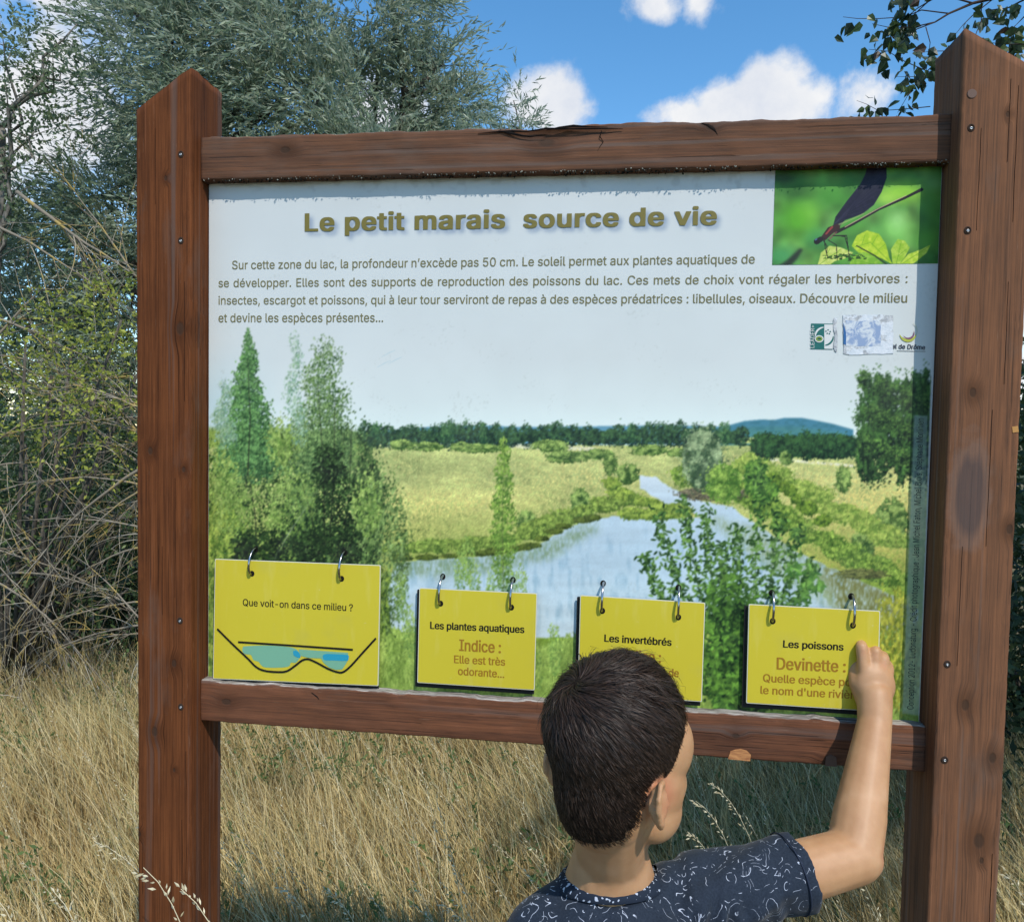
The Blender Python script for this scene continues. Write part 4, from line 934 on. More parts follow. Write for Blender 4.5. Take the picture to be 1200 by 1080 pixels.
def c4(t):
    lettering('card_text', 'Les poissons', (917.5, 758.3), (988.5, 762), 8.6, WY, INK['black'], t, .024)
    lettering('card_text', 'Devinette :', (910, 784), (991, 787.5), 14.2, WY, INK['ochre'], t, .017)
    lettering('card_text', 'Quelle espèce porte', (894, 798.5), (1014, 804.6), 9.4, WY, INK['ochre'], t, .017)
    lettering('card_text', "le nom d'une rivière ?", (891, 812.5), (1018, 819.5), 9.4, WY, INK['ochre'], t, .017)
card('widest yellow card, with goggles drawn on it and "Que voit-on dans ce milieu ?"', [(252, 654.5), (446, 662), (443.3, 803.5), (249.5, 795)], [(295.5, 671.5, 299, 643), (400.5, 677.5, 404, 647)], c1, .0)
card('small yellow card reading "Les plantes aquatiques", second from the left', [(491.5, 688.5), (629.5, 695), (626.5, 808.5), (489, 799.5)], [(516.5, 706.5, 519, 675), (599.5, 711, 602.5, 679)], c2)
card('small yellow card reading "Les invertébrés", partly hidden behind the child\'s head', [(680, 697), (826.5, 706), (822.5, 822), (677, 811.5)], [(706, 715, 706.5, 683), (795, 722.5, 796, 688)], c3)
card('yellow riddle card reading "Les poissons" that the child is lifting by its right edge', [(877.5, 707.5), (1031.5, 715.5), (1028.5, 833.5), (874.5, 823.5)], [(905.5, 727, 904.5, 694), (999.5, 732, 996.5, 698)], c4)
# ------------------------------------------------------------------ the child
SPOTS = [(deep(776, 935, .80), .026, .65), (deep(1032, 1004, .95), .020, .45), (deep(1012, 765, 1.06), .010, .35), (deep(1027, 768, 1.06), .010, .35), (deep(1038, 778, 1.06), .010, .35)]
def skin_material():
    m = mat('skin', (.46, .25, .14), .52, .4); g = NT(m); o = g.obj()
    n = g.noise(o, 30, 4); n2 = g.noise(o, 420, 3, .6)
    c = g.ramp(n, [(.3, (.40, .205, .098)), (.55, (.46, .25, .125)), (.75, (.50, .285, .155))])
    for p_, r_, k_ in SPOTS:
        d = g.n('ShaderNodeVectorMath', {0: g.n('ShaderNodeVectorMath', {0: o, 1: tuple(p_)}, operation='SUBTRACT').outputs[0]}, operation='LENGTH').outputs['Value']
        c = g.mix(g.math('MULTIPLY', g.n('ShaderNodeMapRange', {'Value': g.math('ADD', d, g.math('MULTIPLY', n, .01)), 'From Min': r_*1.6, 'From Max': r_*.5}, interpolation_type='SMOOTHSTEP').outputs[0], k_), c, (.46, .155, .085))
    pores = g.n('ShaderNodeMapRange', {'Value': g.noise(o, 900, 2, .6), 'From Min': .62, 'From Max': .74}).outputs[0]
    c = g.mix(g.math('MULTIPLY', pores, .25), c, (.30, .13, .06))
    g.l(c, g.b.inputs['Base Color'])
    g.b.inputs['Subsurface Weight'].default_value = .12; g.b.inputs['Subsurface Radius'].default_value = (.008, .003, .0015); g.b.inputs['Subsurface Scale'].default_value = .8
    g.bump(n2, .12, .0006); return m
skin = skin_material()
def ellips(c, r, M=None, seg=24, rings=14):
    """triangulated ellipsoid, axes M (3x3), returns V,F"""
    V = []; F = []
    for i in range(rings+1):
        a = math.pi*i/rings
        for j in range(seg):
            b = 2*math.pi*j/seg
            v = Vector((r[0]*math.sin(a)*math.cos(b), r[1]*math.sin(a)*math.sin(b), r[2]*math.cos(a)))
            if M is not None: v = M @ v
            V.append(Vector(c)+v)
    for i in range(rings):
        for j in range(seg): F.append((i*seg+j, (i+1)*seg+j, (i+1)*seg+(j+1) % seg, i*seg+(j+1) % seg))
    return V, F
class Body:
    def __init__(s): s.mb = MB()
    def ell(s, c, r, M=None): s.mb.add(*ellips(c, r, M))
    def cap(s, a, b, ra, rb, n=16):
        """tapered limb with round ends"""
        a, b = Vector(a), Vector(b); d = b-a; L = d.length; d = d/L
        P = []; R = []
        for i in range(7): t = math.pi/2*(1-i/6); P.append(a-d*ra*math.sin(t)); R.append(max(ra*math.cos(t), 1e-4))
        for i in range(1, 6): t = i/6; P.append(a+d*L*t); R.append(ra+(rb-ra)*t)
        for i in range(7): t = math.pi/2*i/6; P.append(b+d*rb*math.sin(t)); R.append(max(rb*math.cos(t), 1e-4))
        s.mb.tube(P, R, n)
    def chain(s, pts):
        for (a, ra), (b, rb) in zip(pts[:-1], pts[1:]): s.cap(a, b, ra, rb)
    def skinned(s, name, m, parent, voxel, smooth=6, disp=None, cut=None):
        me = rawmesh(name, s.mb.V, s.mb.F); o = link(name, me, m, None)
        r = o.modifiers.new('r', 'REMESH'); r.mode = 'VOXEL'; r.voxel_size = voxel; r.use_smooth_shade = True
        k = o.modifiers.new('s', 'SMOOTH'); k.factor = .6; k.iterations = smooth
        out = bpy.data.meshes.new_from_object(o.evaluated_get(bpy.context.evaluated_depsgraph_get()))
        bpy.data.objects.remove(o)
        if disp is not None:
            n = len(out.vertices); co = np.empty(n*3, np.float32); out.vertices.foreach_get('co', co); co = co.reshape(-1, 3)
            no = np.empty(n*3, np.float32); out.vertices.foreach_get('normal', no); no = no.reshape(-1, 3)
            co = disp(co, no); out.vertices.foreach_set('co', co.astype(np.float32).ravel()); out.update()
        if cut is not None:
            n = len(out.vertices); co = np.empty(n*3, np.float32); out.vertices.foreach_get('co', co); gone = cut(co.reshape(-1, 3))
            bm = bmesh.new(); bm.from_mesh(out); bm.verts.ensure_lookup_table(); bmesh.ops.delete(bm, geom=[bm.verts[i] for i in np.nonzero(gone)[0]], context='VERTS'); bm.to_mesh(out); bm.free()
        out.name = name; out.materials.clear()
        return link(name, out, m, parent, True)
# head: local axes, x to the child's right hand side, y forward, z up
HC = deep(720, 854, .842)
th, tilt, roll_ = rad(37), rad(1), rad(-3)
RH = Matrix.Rotation(-th, 3, 'Z') @ Matrix.Rotation(tilt, 3, 'X') @ Matrix.Rotation(roll_, 3, 'Y')
def Hh(x, y, z): return HC+RH @ Vector((x, y, z))
def H(x, y, z): return HC+RH @ Vector((x, y, z*1.13 if z < 0 else z))
person = thing('person', 'dark haired child in a navy squiggle print T-shirt, seen from behind, lifting a yellow card', 'person', (HC.x, HC.y, GZ))
CR = (.0665, .0825, .0770)
B = Body()
B.ell(HC, CR, RH)
B.ell(Hh(0, -.018, -.058), (.054, .058, .068), RH)                 # back of the head down to the nape
B.ell(H(0, .030, -.052), (.062, .056, .078), RH)                  # face
B.ell(H(0, .046, -.098), (.040, .036, .030), RH)                  # chin
B.ell(H(.034, .028, -.082), (.024, .036, .032), RH); B.ell(H(-.034, .028, -.082), (.024, .036, .032), RH)
for s_ in (1, -1):
    B.ell(H(.034*s_, .050, -.058), (.022, .022, .028), RH)        # cheeks
    B.ell(H(.044*s_, .042, -.020), (.0215, .036, .040), RH)
    B.ell(H(.030*s_, .072, -.016), (.024, .012, .010), RH)        # brow
    B.cap(H(.014*s_, .0875, -.079), H(0, .091, -.0775), .0035, .005)
    # ear: rim, hollow plate, lobe, leaning away from the head
    E = lambda a, b, c: Hh((.0640+a*.8)*s_, b-.014, c-.016)
    rim = [E(.002, .006, -.028), E(.009, .000, -.018), E(.014, -.010, -.017), E(.0165, -.0175, -.027), E(.0155, -.0175, -.041), E(.011, -.012, -.054), E(.007, -.004, -.063), E(.002, .002, -.065)]
    B.chain([(p, .0036 if i not in (6, 7) else .0048) for i, p in enumerate(rim)])
    Me = RH @ Matrix.Rotation(rad(-32*s_), 3, 'Z')
    B.ell(E(.006, -.006, -.040), (.0035, .0125, .0215), Me)
    B.ell(E(-.002, .004, -.043), (.009, .012, .018), RH)
    B.cap(E(.009, -.010, -.030), E(.006, -.008, -.050), .0032, .0028)
B.cap(H(0, .088, -.030), H(0, .0985, -.056), .0065, .0085)         # nose
B.ell(H(0, .100, -.056), (.008, .007, .0065), RH)
for s_ in (1, -1): B.ell(H(.008*s_, .094, -.059), (.0055, .006, .005), RH)
B.cap(H(-.013, .0865, -.0835), H(.013, .0865, -.0835), .004, .004)
# neck and trunk
N0 = deep(716, 1000, .872); N1 = deep(714, 1066, .888)
B.cap(H(0, -.012, -.080), N0, .043, .040); B.cap(N0, N1, .040, .043)
B.cap(H(0, .010, -.085), N0+Vector((0, .015, -.01)), .036, .040)
SR = deep(828, 1052, .905); SL = deep(634, 1096, .868)
B.cap(N1-Vector((0, 0, .008)), SR-Vector((0, 0, .006)), .034, .036); B.cap(N1-Vector((0, 0, .008)), SL, .034, .034)
ch = (SR+SL)/2; up_ = Vector((0, 0, 1))
sd = (SR-SL); sd.z = 0; sd.normalize(); fw = Vector((-sd.y, sd.x, 0))
Mt = Matrix((sd, fw, up_)).transposed()
def T_(x, y, z): return Vector((ch.x, ch.y, 0))+sd*x+fw*y+up_*z
zs = ch.z
B.ell(T_(0, .012, zs-.10), (.118, .072, .135), Mt); B.ell(T_(0, .015, zs-.25), (.105, .068, .11), Mt)
B.ell(T_(0, .012, zs-.36), (.112, .078, .085), Mt)
# legs, slightly apart, feet on the ground
for s_ in (1, -1):
    B.chain([(T_(.058*s_, .01, zs-.41), .062), (T_(.066*s_, .022, GZ+.37), .044), (T_(.068*s_, .006, GZ+.25), .043), (T_(.070*s_, -.004, GZ+.075), .028)])
    B.cap(T_(.070*s_, -.006, GZ+.035), T_(.080*s_, .11, GZ+.028), .026, .022)
CCb = deep(715, 1031, .892)
for i in range(24):
    a = 2*math.pi*i/24; r_ = sd*(math.cos(a)*.049)+fw*(math.sin(a)*.043); B.cap(N0+r_*.62+up_*.004, CCb+r_-up_*.012-fw*0, .012, .010, 8)
# right arm raised to the card
EL = deep(1000, 1003, .955); WR = deep(1025, 846, 1.045)
HBk = deep(1025, 797, 1.068)
B.cap(SR, EL, .039, .0335)
fm = EL+(WR-EL)*.30
B.cap(EL, fm, .0330, .0325); B.cap(fm, WR, .0320, .0222)
B.ell(EL+RGT*.008-UPV*.002, (.028, .028, .026))
# right hand: back of the hand to the viewer, fingers folded forward around the card edge
def K(x, y, d): return deep(1026+(x-1026)*1.09, 834+(y-834)*1.09, d)
Mh = Matrix((RGT, FWD, UPV)).transposed()
B.cap(WR, K(1025, 818, 1.060), .0222, .0235)
B.ell(K(1025, 806, 1.067), (.0290, .0160, .0320), Mh)
B.ell(K(1030, 806, 1.071), (.0215, .0150, .0270), Mh)
def finger(pts, r0): B.chain([(K(*p), r0*(1-.09*i)) for i, p in enumerate(pts)])
finger([(1014, 800, 1.066), (1011.0, 764, 1.071), (1009.5, 758, 1.093), (1011, 768, 1.106), (1013, 783, 1.104)], .0088)
finger([(1024, 800, 1.066), (1026, 769, 1.073), (1024.5, 763, 1.096), (1023, 778, 1.106), (1022, 790, 1.098)], .0086)
finger([(1032, 802, 1.066), (1035.5, 777, 1.073), (1034, 772, 1.095), (1031, 786, 1.104), (1030, 796, 1.096)], .0082)
finger([(1038, 806, 1.067), (1041.0, 788, 1.073), (1040, 783, 1.091), (1037, 794, 1.099), (1036, 802, 1.092)], .0074)
B.chain([(K(1016, 826, 1.066), .0125), (K(1006.5, 803, 1.074), .0118), (K(1003.5, 783, 1.088), .0098), (K(1006, 770, 1.100), .0078)])     # thumb up the left side, against the index finger
# left arm hanging down, hand slightly curled
EL2 = T_(-.150, -.015, zs-.235); WL = T_(-.155, .045, zs-.42)
B.chain([(SL, .037), (EL2, .030), (EL2+(WL-EL2)*.3, .030), (WL, .020)])
B.ell(T_(-.155, .056, zs-.465), (.014, .026, .034), Mt)
for i in range(4):
    y_ = .036+.0145*i; B.chain([(T_(-.155, y_, zs-.485), .0078), (T_(-.150, y_+.003, zs-.515+abs(i-1.5)*.004), .0072), (T_(-.138, y_+.003, zs-.532+abs(i-1.5)*.004), .0064)])
B.chain([(T_(-.150, .078, zs-.455), .0095), (T_(-.140, .090, zs-.48), .0085), (T_(-.134, .092, zs-.50), .007)])
body = B.skinned('body', skin, person, .0031, 4)
eyem = mat('eye_white', (.75, .73, .70), .2); irism = mat('brown_iris', (.06, .03, .015), .2); lipm = mat('lips', (.42, .16, .12), .5)
for s_ in (1, -1):
    mb = MB(); mb.add(*ellips(H(.030*s_, .0795, -.0295), (.0105, .0068, .0070), RH)); e = mb.build('eye', eyem, person, True)
    mb = MB(); mb.add(*ellips(H(.030*s_, .0860, -.0295), (.0045, .0014, .0045), RH)); mb.build('iris', irism, e, True)
    mb = MB(); mb.tube([H(.018*s_, .0855, -.0165), H(.030*s_, .0865, -.0125), H(.043*s_, .0790, -.0165)], [.0012, .0019, .0009], 6); mb.build('eyebrow', irism, person, True)
mb = MB(); mb.tube([H(-.015, .0880, -.0825), H(-.005, .0915, -.0805), H(.005, .0915, -.0805), H(.015, .0880, -.0825)], [.0012, .003, .003, .0012], 8)
mb.tube([H(-.013, .0875, -.0855), H(0, .0910, -.0880), H(.013, .0875, -.0855)], [.0012, .0034, .0012], 8); mb.build('lips', lipm, person, True)

# hair: short, from a whorl at the crown; strands laid over the skull
def hair_mat(name, c0, c1):
    m = mat(name, c0, .50, .28); g = NT(m)
    geo = g.n('ShaderNodeNewGeometry')
    g.l(g.ramp(geo.outputs['Random Per Island'], [(0, c0), (.6, tuple(.6*a+.4*b for a, b in zip(c0, c1))), (1, c1)]), g.b.inputs['Base Color'])
    return m
hairm = hair_mat('dark_brown_hair', (.012, .0072, .005), (.062, .036, .024))
def skull(d):
    """point and normal of the hair-bearing head in local coordinates for direction d (unit, local)"""
    d = np.asarray(d, float)
    e1 = 1/np.sqrt(((d/np.array(CR))**2).sum(-1))
    # second lobe: the nape ellipsoid, ray from origin
    c = np.array((0, -.018, -.058)); r = np.array((.054, .058, .068))
    A = ((d/r)**2).sum(-1); Bq = (d*(-c)/r**2).sum(-1); Cq = ((c/r)**2).sum(-1)-1
    disc = Bq*Bq-A*Cq; e2 = np.where(disc > 0, (-Bq+np.sqrt(np.maximum(disc, 0)))/A, 0)
    k = 60.0/.01
    m_ = np.maximum(e1, e2); return m_+np.log(np.exp((e1-m_)*170)+np.exp((e2-m_)*170))/170*np.clip((.10-np.abs(e1-e2))/.10, 0, 1)
def hairy(P):
    """0..1 how much a local point carries hair"""
    x, y, z = P[..., 0], P[..., 1], P[..., 2]
    front = z-(.036+.25*(y-.062))                                   # forehead line
    side = np.where(y > -.012, z-np.clip(-.006-.9*(y-.030)*0-np.where(y < .036, .024, -.02), -.03, .03), 1)
    # from temple over the ear to the nape
    lim = np.interp(y, [-.09, -.060, -.044, -.034, -.020, .002, .014, .030, .044, .058, .09], [-.100, -.102, -.100, -.084, -.032, -.026, -.052, -.046, -.004, .030, .038])
    return z-lim
WH = np.array((-.014, -.050, .066)); WH = WH/np.linalg.norm(WH)
rngh = np.random.default_rng(11)
def hair_object():
    n = 46000
    d = rngh.normal(0, 1, (n*2, 3)); d /= np.linalg.norm(d, axis=1)[:, None]
    p = d*skull(d)[:, None]; h = hairy(p); keep = h > .010*rngh.random(len(h))**2; d = d[keep][:n]; p = p[keep][:n]; h = h[keep][:n]; n = len(d)
    def flow(u):
        t = u-WH*(u@WH)[:, None]; t /= np.linalg.norm(t, axis=1)[:, None]+1e-6       # away from the whorl ... as seen on the sphere
        t = t-u*(t*u).sum(1)[:, None]; 
        away = u-WH; away -= u*(away*u).sum(1)[:, None]; away /= np.linalg.norm(away, axis=1)[:, None]+1e-6
        cr = np.cross(u, away); near = np.exp(-((u-WH)**2).sum(1)/.5)
        f = away+cr*(.55*near+.10)[:, None]
        # fringe and top sweep towards the child's right front
        topw = np.clip(u[:, 2]-.35, 0, 1)[:, None]*np.clip(u[:, 1]+.35, 0, 1)[:, None]
        f = f+topw*np.array((.9, .35, 0))
        f = f-u*(f*u).sum(1)[:, None]; return f/(np.linalg.norm(f, axis=1)[:, None]+1e-6)
    cl = rngh.integers(0, 700, n); cj = rngh.normal(0, .30, (700, 3)); 
    # nearest-direction locks: quantise direction
    seeds = rngh.normal(0, 1, (900, 3)); seeds /= np.linalg.norm(seeds, axis=1)[:, None]
    near = np.argmax(d@seeds.T, 1); cj = rngh.normal(0, .17, (900, 3)); lift = rngh.uniform(.6, 1.5, 900)
    L = np.interp(d[:, 2], [-.9, -.45, 0, .5, 1], [.006, .009, .016, .034, .040])*rngh.uniform(.75, 1.2, n)
    L = np.minimum(L, .006+np.maximum(h, 0)*1.3); fly = np.where(rngh.random(n) < .04, rngh.uniform(1.2, 2.0, n), 1.0)
    S = 3; u = d.copy(); pts = []
    base_r = skull(u)
    for k in range(S+1):
        r = skull(u)+.0006+(np.sin(np.pi*min(k/S, 1)*.62)*.0064)*np.clip(L/.036, .12, 1.3)*(.75+.25*lift[near])*(1+(lift[near]-1)*.7*np.clip(d[:, 2], 0, 1))*fly*rngh.uniform(.75, 1.15, n)
        pts.append(u*r[:, None])
        f = flow(u)+cj[near]*np.clip(.25+d[:, 2:3], .15, 1)+rngh.normal(0, .055, (n, 3)); f -= u*(f*u).sum(1)[:, None]
        f /= np.linalg.norm(f, axis=1)[:, None]
        u = u+f*(L/S/np.maximum(r, .03))[:, None]
        u += (seeds[near]-u)*.05; u /= np.linalg.norm(u, axis=1)[:, None]
    P = np.stack(pts, 1)                                             # n, S+1, 3
    tdir = P[:, -1]-P[:, 0]; tdir /= np.linalg.norm(tdir, axis=1)[:, None]+1e-9
    side = np.cross(tdir, d); side /= np.linalg.norm(side, axis=1)[:, None]+1e-9
    side = side+d*rngh.normal(0, .5, (n, 1)); side /= np.linalg.norm(side, axis=1)[:, None]
    w = np.array([.00030, .00034, .00026, .00005])
    A = P+side[:, None]*w[None, :, None]; Bq = P-side[:, None]*w[None, :, None]
    V = np.stack([A, Bq], 2).reshape(-1, 3)
    V = np.array(HC)+V@np.array(RH).T
    i0 = (np.arange(n)*(S+1)*2)[:, None]+2*np.arange(S)[None]; i0 = i0.ravel()
    F = np.stack([i0, i0+1, i0+3, i0+2], 1)
    me = rawmesh('hair', V, F); o = link('hair', me, hairm, person, True); o['kind'] = 'stuff'
    # scalp cap below the strands, dark brown like the hair
    seg, rg = 72, 48; VV = []; ok = []
    for i in range(rg+1):
        a = math.pi*i/rg
        for j in range(seg):
            b = 2*math.pi*j/seg; dd = np.array((math.sin(a)*math.cos(b), math.sin(a)*math.sin(b), math.cos(a)))
            pp = dd*float(skull(dd)); ok.append(float(hairy(pp)) > .004); VV.append(Hh(*(dd*(float(skull(dd))+.0010))))
    FF = []
    for i in range(rg):
        for j in range(seg):
            q = (i*seg+j, (i+1)*seg+j, (i+1)*seg+(j+1) % seg, i*seg+(j+1) % seg)
            if all(ok[v] for v in q): FF.append(q)
    mb = MB(); mb.V = [tuple(v) for v in VV]; mb.F = FF; mb.build('scalp', mat('scalp_brown', (.014, .009, .007), .8, .1), o, True)
hair_object()

# T-shirt
def shirt_material():
    m = mat('navy_jersey', (.018, .034, .075), .85, .2); g = NT(m); o = g.obj()
    w = g.n('ShaderNodeTexNoise', {'Vector': o, 'Scale': 33, 'Detail': 1.5, 'Roughness': .45}).outputs['Fac']
    l1 = g.math('ABSOLUTE', g.math('SUBTRACT', g.math('FRACT', g.math('MULTIPLY', w, 9.0)), .5))
    line = g.n('ShaderNodeMapRange', {'Value': l1, 'From Min': .036, 'From Max': .018}).outputs[0]
    dash = g.n('ShaderNodeMapRange', {'Value': g.noise(o, 150, 1, .4), 'From Min': .47, 'From Max': .50}).outputs[0]
    patch = g.n('ShaderNodeMapRange', {'Value': g.noise(o, 30, 2, .4), 'From Min': .40, 'From Max': .44}).outputs[0]
    v = g.n('ShaderNodeTexVoronoi', {'Vector': o, 'Scale': 40.0, 'Randomness': 1.0}, feature='F1').outputs['Distance']
    v1 = g.math('ABSOLUTE', g.math('SUBTRACT', g.math('FRACT', g.math('MULTIPLY', v, 2.6)), .5))
    l2 = g.n('ShaderNodeMapRange', {'Value': v1, 'From Min': .032, 'From Max': .014}).outputs[0]
    p2 = g.n('ShaderNodeMapRange', {'Value': g.noise(o, 34, 1, .4), 'From Min': .58, 'From Max': .60}).outputs[0]
    f = g.math('MAXIMUM', g.math('MULTIPLY', line, patch), g.math('MULTIPLY', l2, p2))
    f = g.math('MULTIPLY', g.math('MULTIPLY', f, dash), .85)
    base = g.ramp(g.noise(o, 500, 2), [(.3, (.010, .016, .028)), (.7, (.020, .029, .046))])
    g.l(g.mix(f, base, (.52, .56, .66)), g.b.inputs['Base Color'])
    g.b.inputs['Sheen Weight'].default_value = .08; g.b.inputs['Sheen Roughness'].default_value = .5
    g.bump(g.noise(o, 900, 2), .25, .0006); return m
shirtm = shirt_material()
S_ = Body()
S_.cap(deep(752, 1062, .890), SR+up_*.001, .043, .0455); S_.cap(deep(680, 1068, .885), SL, .041, .042); S_.cap(deep(752, 1064, .890), deep(680, 1068, .885), .044, .042)
S_.ell(T_(0, .01, zs-.03), (.09, .070, .06), Mt)
sl_end = deep(938, 1019, .930)
dd_ = (sl_end-SR).normalized()
S_.mb.tube([SR-dd_*.03, SR+dd_*.02, SR+(sl_end-SR)*.6, sl_end], [.050, .0485, .0455, .0465], 28)
sl2 = SL+(EL2-SL)*.62; S_.mb.tube([SL, SL+(sl2-SL)*.5, sl2], [.046, .0455, .048], 28)
S_.ell(T_(0, .012, zs-.10), (.132, .086, .145), Mt); S_.ell(T_(0, .014, zs-.25), (.124, .086, .15), Mt)
S_.cap(T_(-.07, .012, zs-.06), T_(.07, .012, zs-.06), .078, .078)
S_.ell(T_(0, .013, zs-.37), (.134, .098, .10), Mt)
SRa, N1a = np.array(SR), np.array(N1)
def wrinkle(co, no):
    c = co-SRa; r3 = np.random.default_rng(2)
    axis = np.array(dd_); t = c@axis; d2 = np.linalg.norm(c-t[:, None]*axis, axis=1)
    w = np.zeros(len(co))
    # folds fanning from the raised shoulder towards the back
    xx = co@np.array(RGT); zz = co@np.array(UPV); x0 = float(np.dot(SRa, np.array(RGT))); z0_ = float(np.dot(SRa, np.array(UPV)))
    u = xx-x0; v = zz-z0_
    for (a, off, wd, am, l0) in ((78, -.022, .0075, .0065, .05), (66, -.044, .008, .0050, .06), (97, .006, .006, .0040, .04), (60, -.075, .010, .0035, .07), (115, .030, .006, .0028, .04), (25, .050, .010, .0028, .06), (100, .075, .006, .0022, .05)):
        ca, sa = math.cos(rad(a)), math.sin(rad(a)); s = (u-off)*sa-v*ca; l = (u-off)*ca+v*sa
        s = s+.004*np.sin(l*60+a); w += 1.5*am*np.exp(-(s/wd)**2)*np.exp(-((l+.01)/l0)**2)-am*1.0*np.exp(-((s-wd*1.9)/wd)**2)*np.exp(-((l+.01)/l0)**2)
    for (f, am) in ((34, .0026), (90, .0009)):
        q = r3.normal(0, 1, (3, 3)); w += am*np.sin(co@q[0]*f+2*np.sin(co@q[1]*f*.6))
    return co+no*w[:, None]
CC = deep(715, 1031, .892); tl = rad(-12)
cx_ = sd; cy_ = (fw*math.cos(tl)+up_*math.sin(tl)); cn_ = cx_.cross(cy_)
CRX, CRY = .0560, .0500
for i in range(44):
    a = 2*math.pi*i/44; r_ = cx_*(math.cos(a)*CRX)+cy_*(math.sin(a)*CRY); S_.cap(CC+r_*1.06-cn_*.013, CC+r_*1.55-cn_*.052, .0085, .016, 10)
def neck_cut(co):
    d = co-np.array(CC); a = d@np.array(cx_); b = d@np.array(cy_); h = d@np.array(cn_)
    return ((a/CRX)**2+(b/CRY)**2 < .97) & (h > -.05)
shirt = S_.skinned('t_shirt', shirtm, person, .0034, 9, wrinkle, neck_cut)
# ribbed collar and the hem seam of the raised sleeve
collar = mat('navy_rib', (.016, .030, .066), .9, .2); g = NT(collar); g.bump(g.noise(g.obj(), 700, 2), .3, .0008)
g.l(g.mix(g.n('ShaderNodeMapRange', {'Value': g.noise(g.obj(), 260, 1, .4), 'From Min': .64, 'From Max': .66}).outputs[0], (.014, .021, .036), (.42, .46, .55)), g.b.inputs['Base Color'])
# ribbed neckband
mb = MB(); V = []; n_ = 72
sect = [(-.0015, .0085), (.0035, .0065), (.0045, 0), (.0040, -.0070), (.0015, -.0085), (-.0030, -.0060), (-.0035, .005)]
for i in range(n_):
    a = 2*math.pi*i/n_; c0 = CC+cx_*(math.cos(a)*CRX)+cy_*(math.sin(a)*CRY); o_ = (cx_*math.cos(a)+cy_*math.sin(a)).normalized(); c0 = c0+cn_*.0025+o_*.0015
    V += [c0+o_*u*1.0+(cn_*.85-o_*.5).normalized()*v for u, v in sect]
k_ = len(sect); mb.add(V, [(i*k_+j, i*k_+(j+1) % k_, ((i+1) % n_)*k_+(j+1) % k_, ((i+1) % n_)*k_+j) for i in range(n_) for j in range(k_)]); mb.build('collar', collar, shirt, True)
a_ = dd_.orthogonal().normalized(); b_ = dd_.cross(a_)
mb = MB(); c_ = sl_end-dd_*.016; mb.tube([c_+(a_*math.cos(2*math.pi*i/40)+b_*math.sin(2*math.pi*i/40))*.0462 for i in range(40)], .0009, 6, True); mb.build('hem_seam', mat('navy_thread', (.01, .018, .04), .9), shirt, True)
# shorts and shoes
G_ = Body(); G_.ell(T_(0, .012, zs-.41), (.112, .080, .085), Mt)
for s_ in (1, -1): G_.cap(T_(.060*s_, .012, zs-.40), T_(.068*s_, .020, zs-.53), .074, .070)
G_.skinned('shorts', mat('grey_shorts', (.10, .10, .11), .9, .2), person, .006, 4)
for s_ in (1, -1):
    G_ = Body(); G_.cap(T_(.070*s_, -.010, GZ+.045), T_(.082*s_, .115, GZ+.034), .034, .030); G_.cap(T_(.070*s_, -.006, GZ+.05), T_(.070*s_, -.004, GZ+.085), .034, .032)
    sh = G_.skinned('shoe', mat('grey_shoe', (.12, .13, .15), .8, .3), person, .004, 3)
    mb = MB(); P3 = [T_(.070*s_+math.cos(a)*.034+.007*(math.sin(a)+1), .052+math.sin(a)*.098, GZ) for a in [2*math.pi*i/24 for i in range(24)]]
    mb.add([p+up_*.002 for p in P3]+[p+up_*.022 for p in P3], [tuple(range(23, -1, -1)), tuple(range(24, 48))]+[(i, (i+1) % 24, 24+(i+1) % 24, 24+i) for i in range(24)]); mb.build('sole', mat('white_sole', (.6, .6, .58), .8), sh)
# ------------------------------------------------------------------ ground and vegetation
rn = np.random.default_rng(21)
gm_ = mat('dry_soil', (.16, .12, .075), .95, .1); g = NT(gm_); o_ = g.obj()
a1 = g.noise(o_, 1.3, 6, .6); a2 = g.noise(o_, 38, 5, .65)
c_ = g.ramp(a2, [(.3, (.075, .055, .033)), (.5, (.19, .145, .085)), (.7, (.33, .27, .17))])
g.l(g.mix(g.n('ShaderNodeMapRange', {'Value': a1, 'From Min': .42, 'From Max': .6}).outputs[0], c_, (.085, .095, .045)), g.b.inputs['Base Color']); g.bump(a2, .8, .03)
N_ = 70
gx, gy = np.meshgrid(np.sign(np.linspace(-1, 1, N_))*np.abs(np.linspace(-1, 1, N_))**3*320, np.sign(np.linspace(-1, 1, N_))*np.abs(np.linspace(-1, 1, N_))**3*320)
gz = np.array([ground_z(float(a), float(b)) for a, b in zip(gx.ravel(), gy.ravel())]).reshape(gx.shape)
i_ = np.arange(N_*N_).reshape(N_, N_)
tag(link('ground', rawmesh('ground', np.stack([gx.ravel(), gy.ravel(), gz.ravel()], 1), np.stack([i_[:-1, :-1], i_[:-1, 1:], i_[1:, 1:], i_[1:, :-1]], -1).reshape(-1, 4)), gm_, None, True), kind='structure')

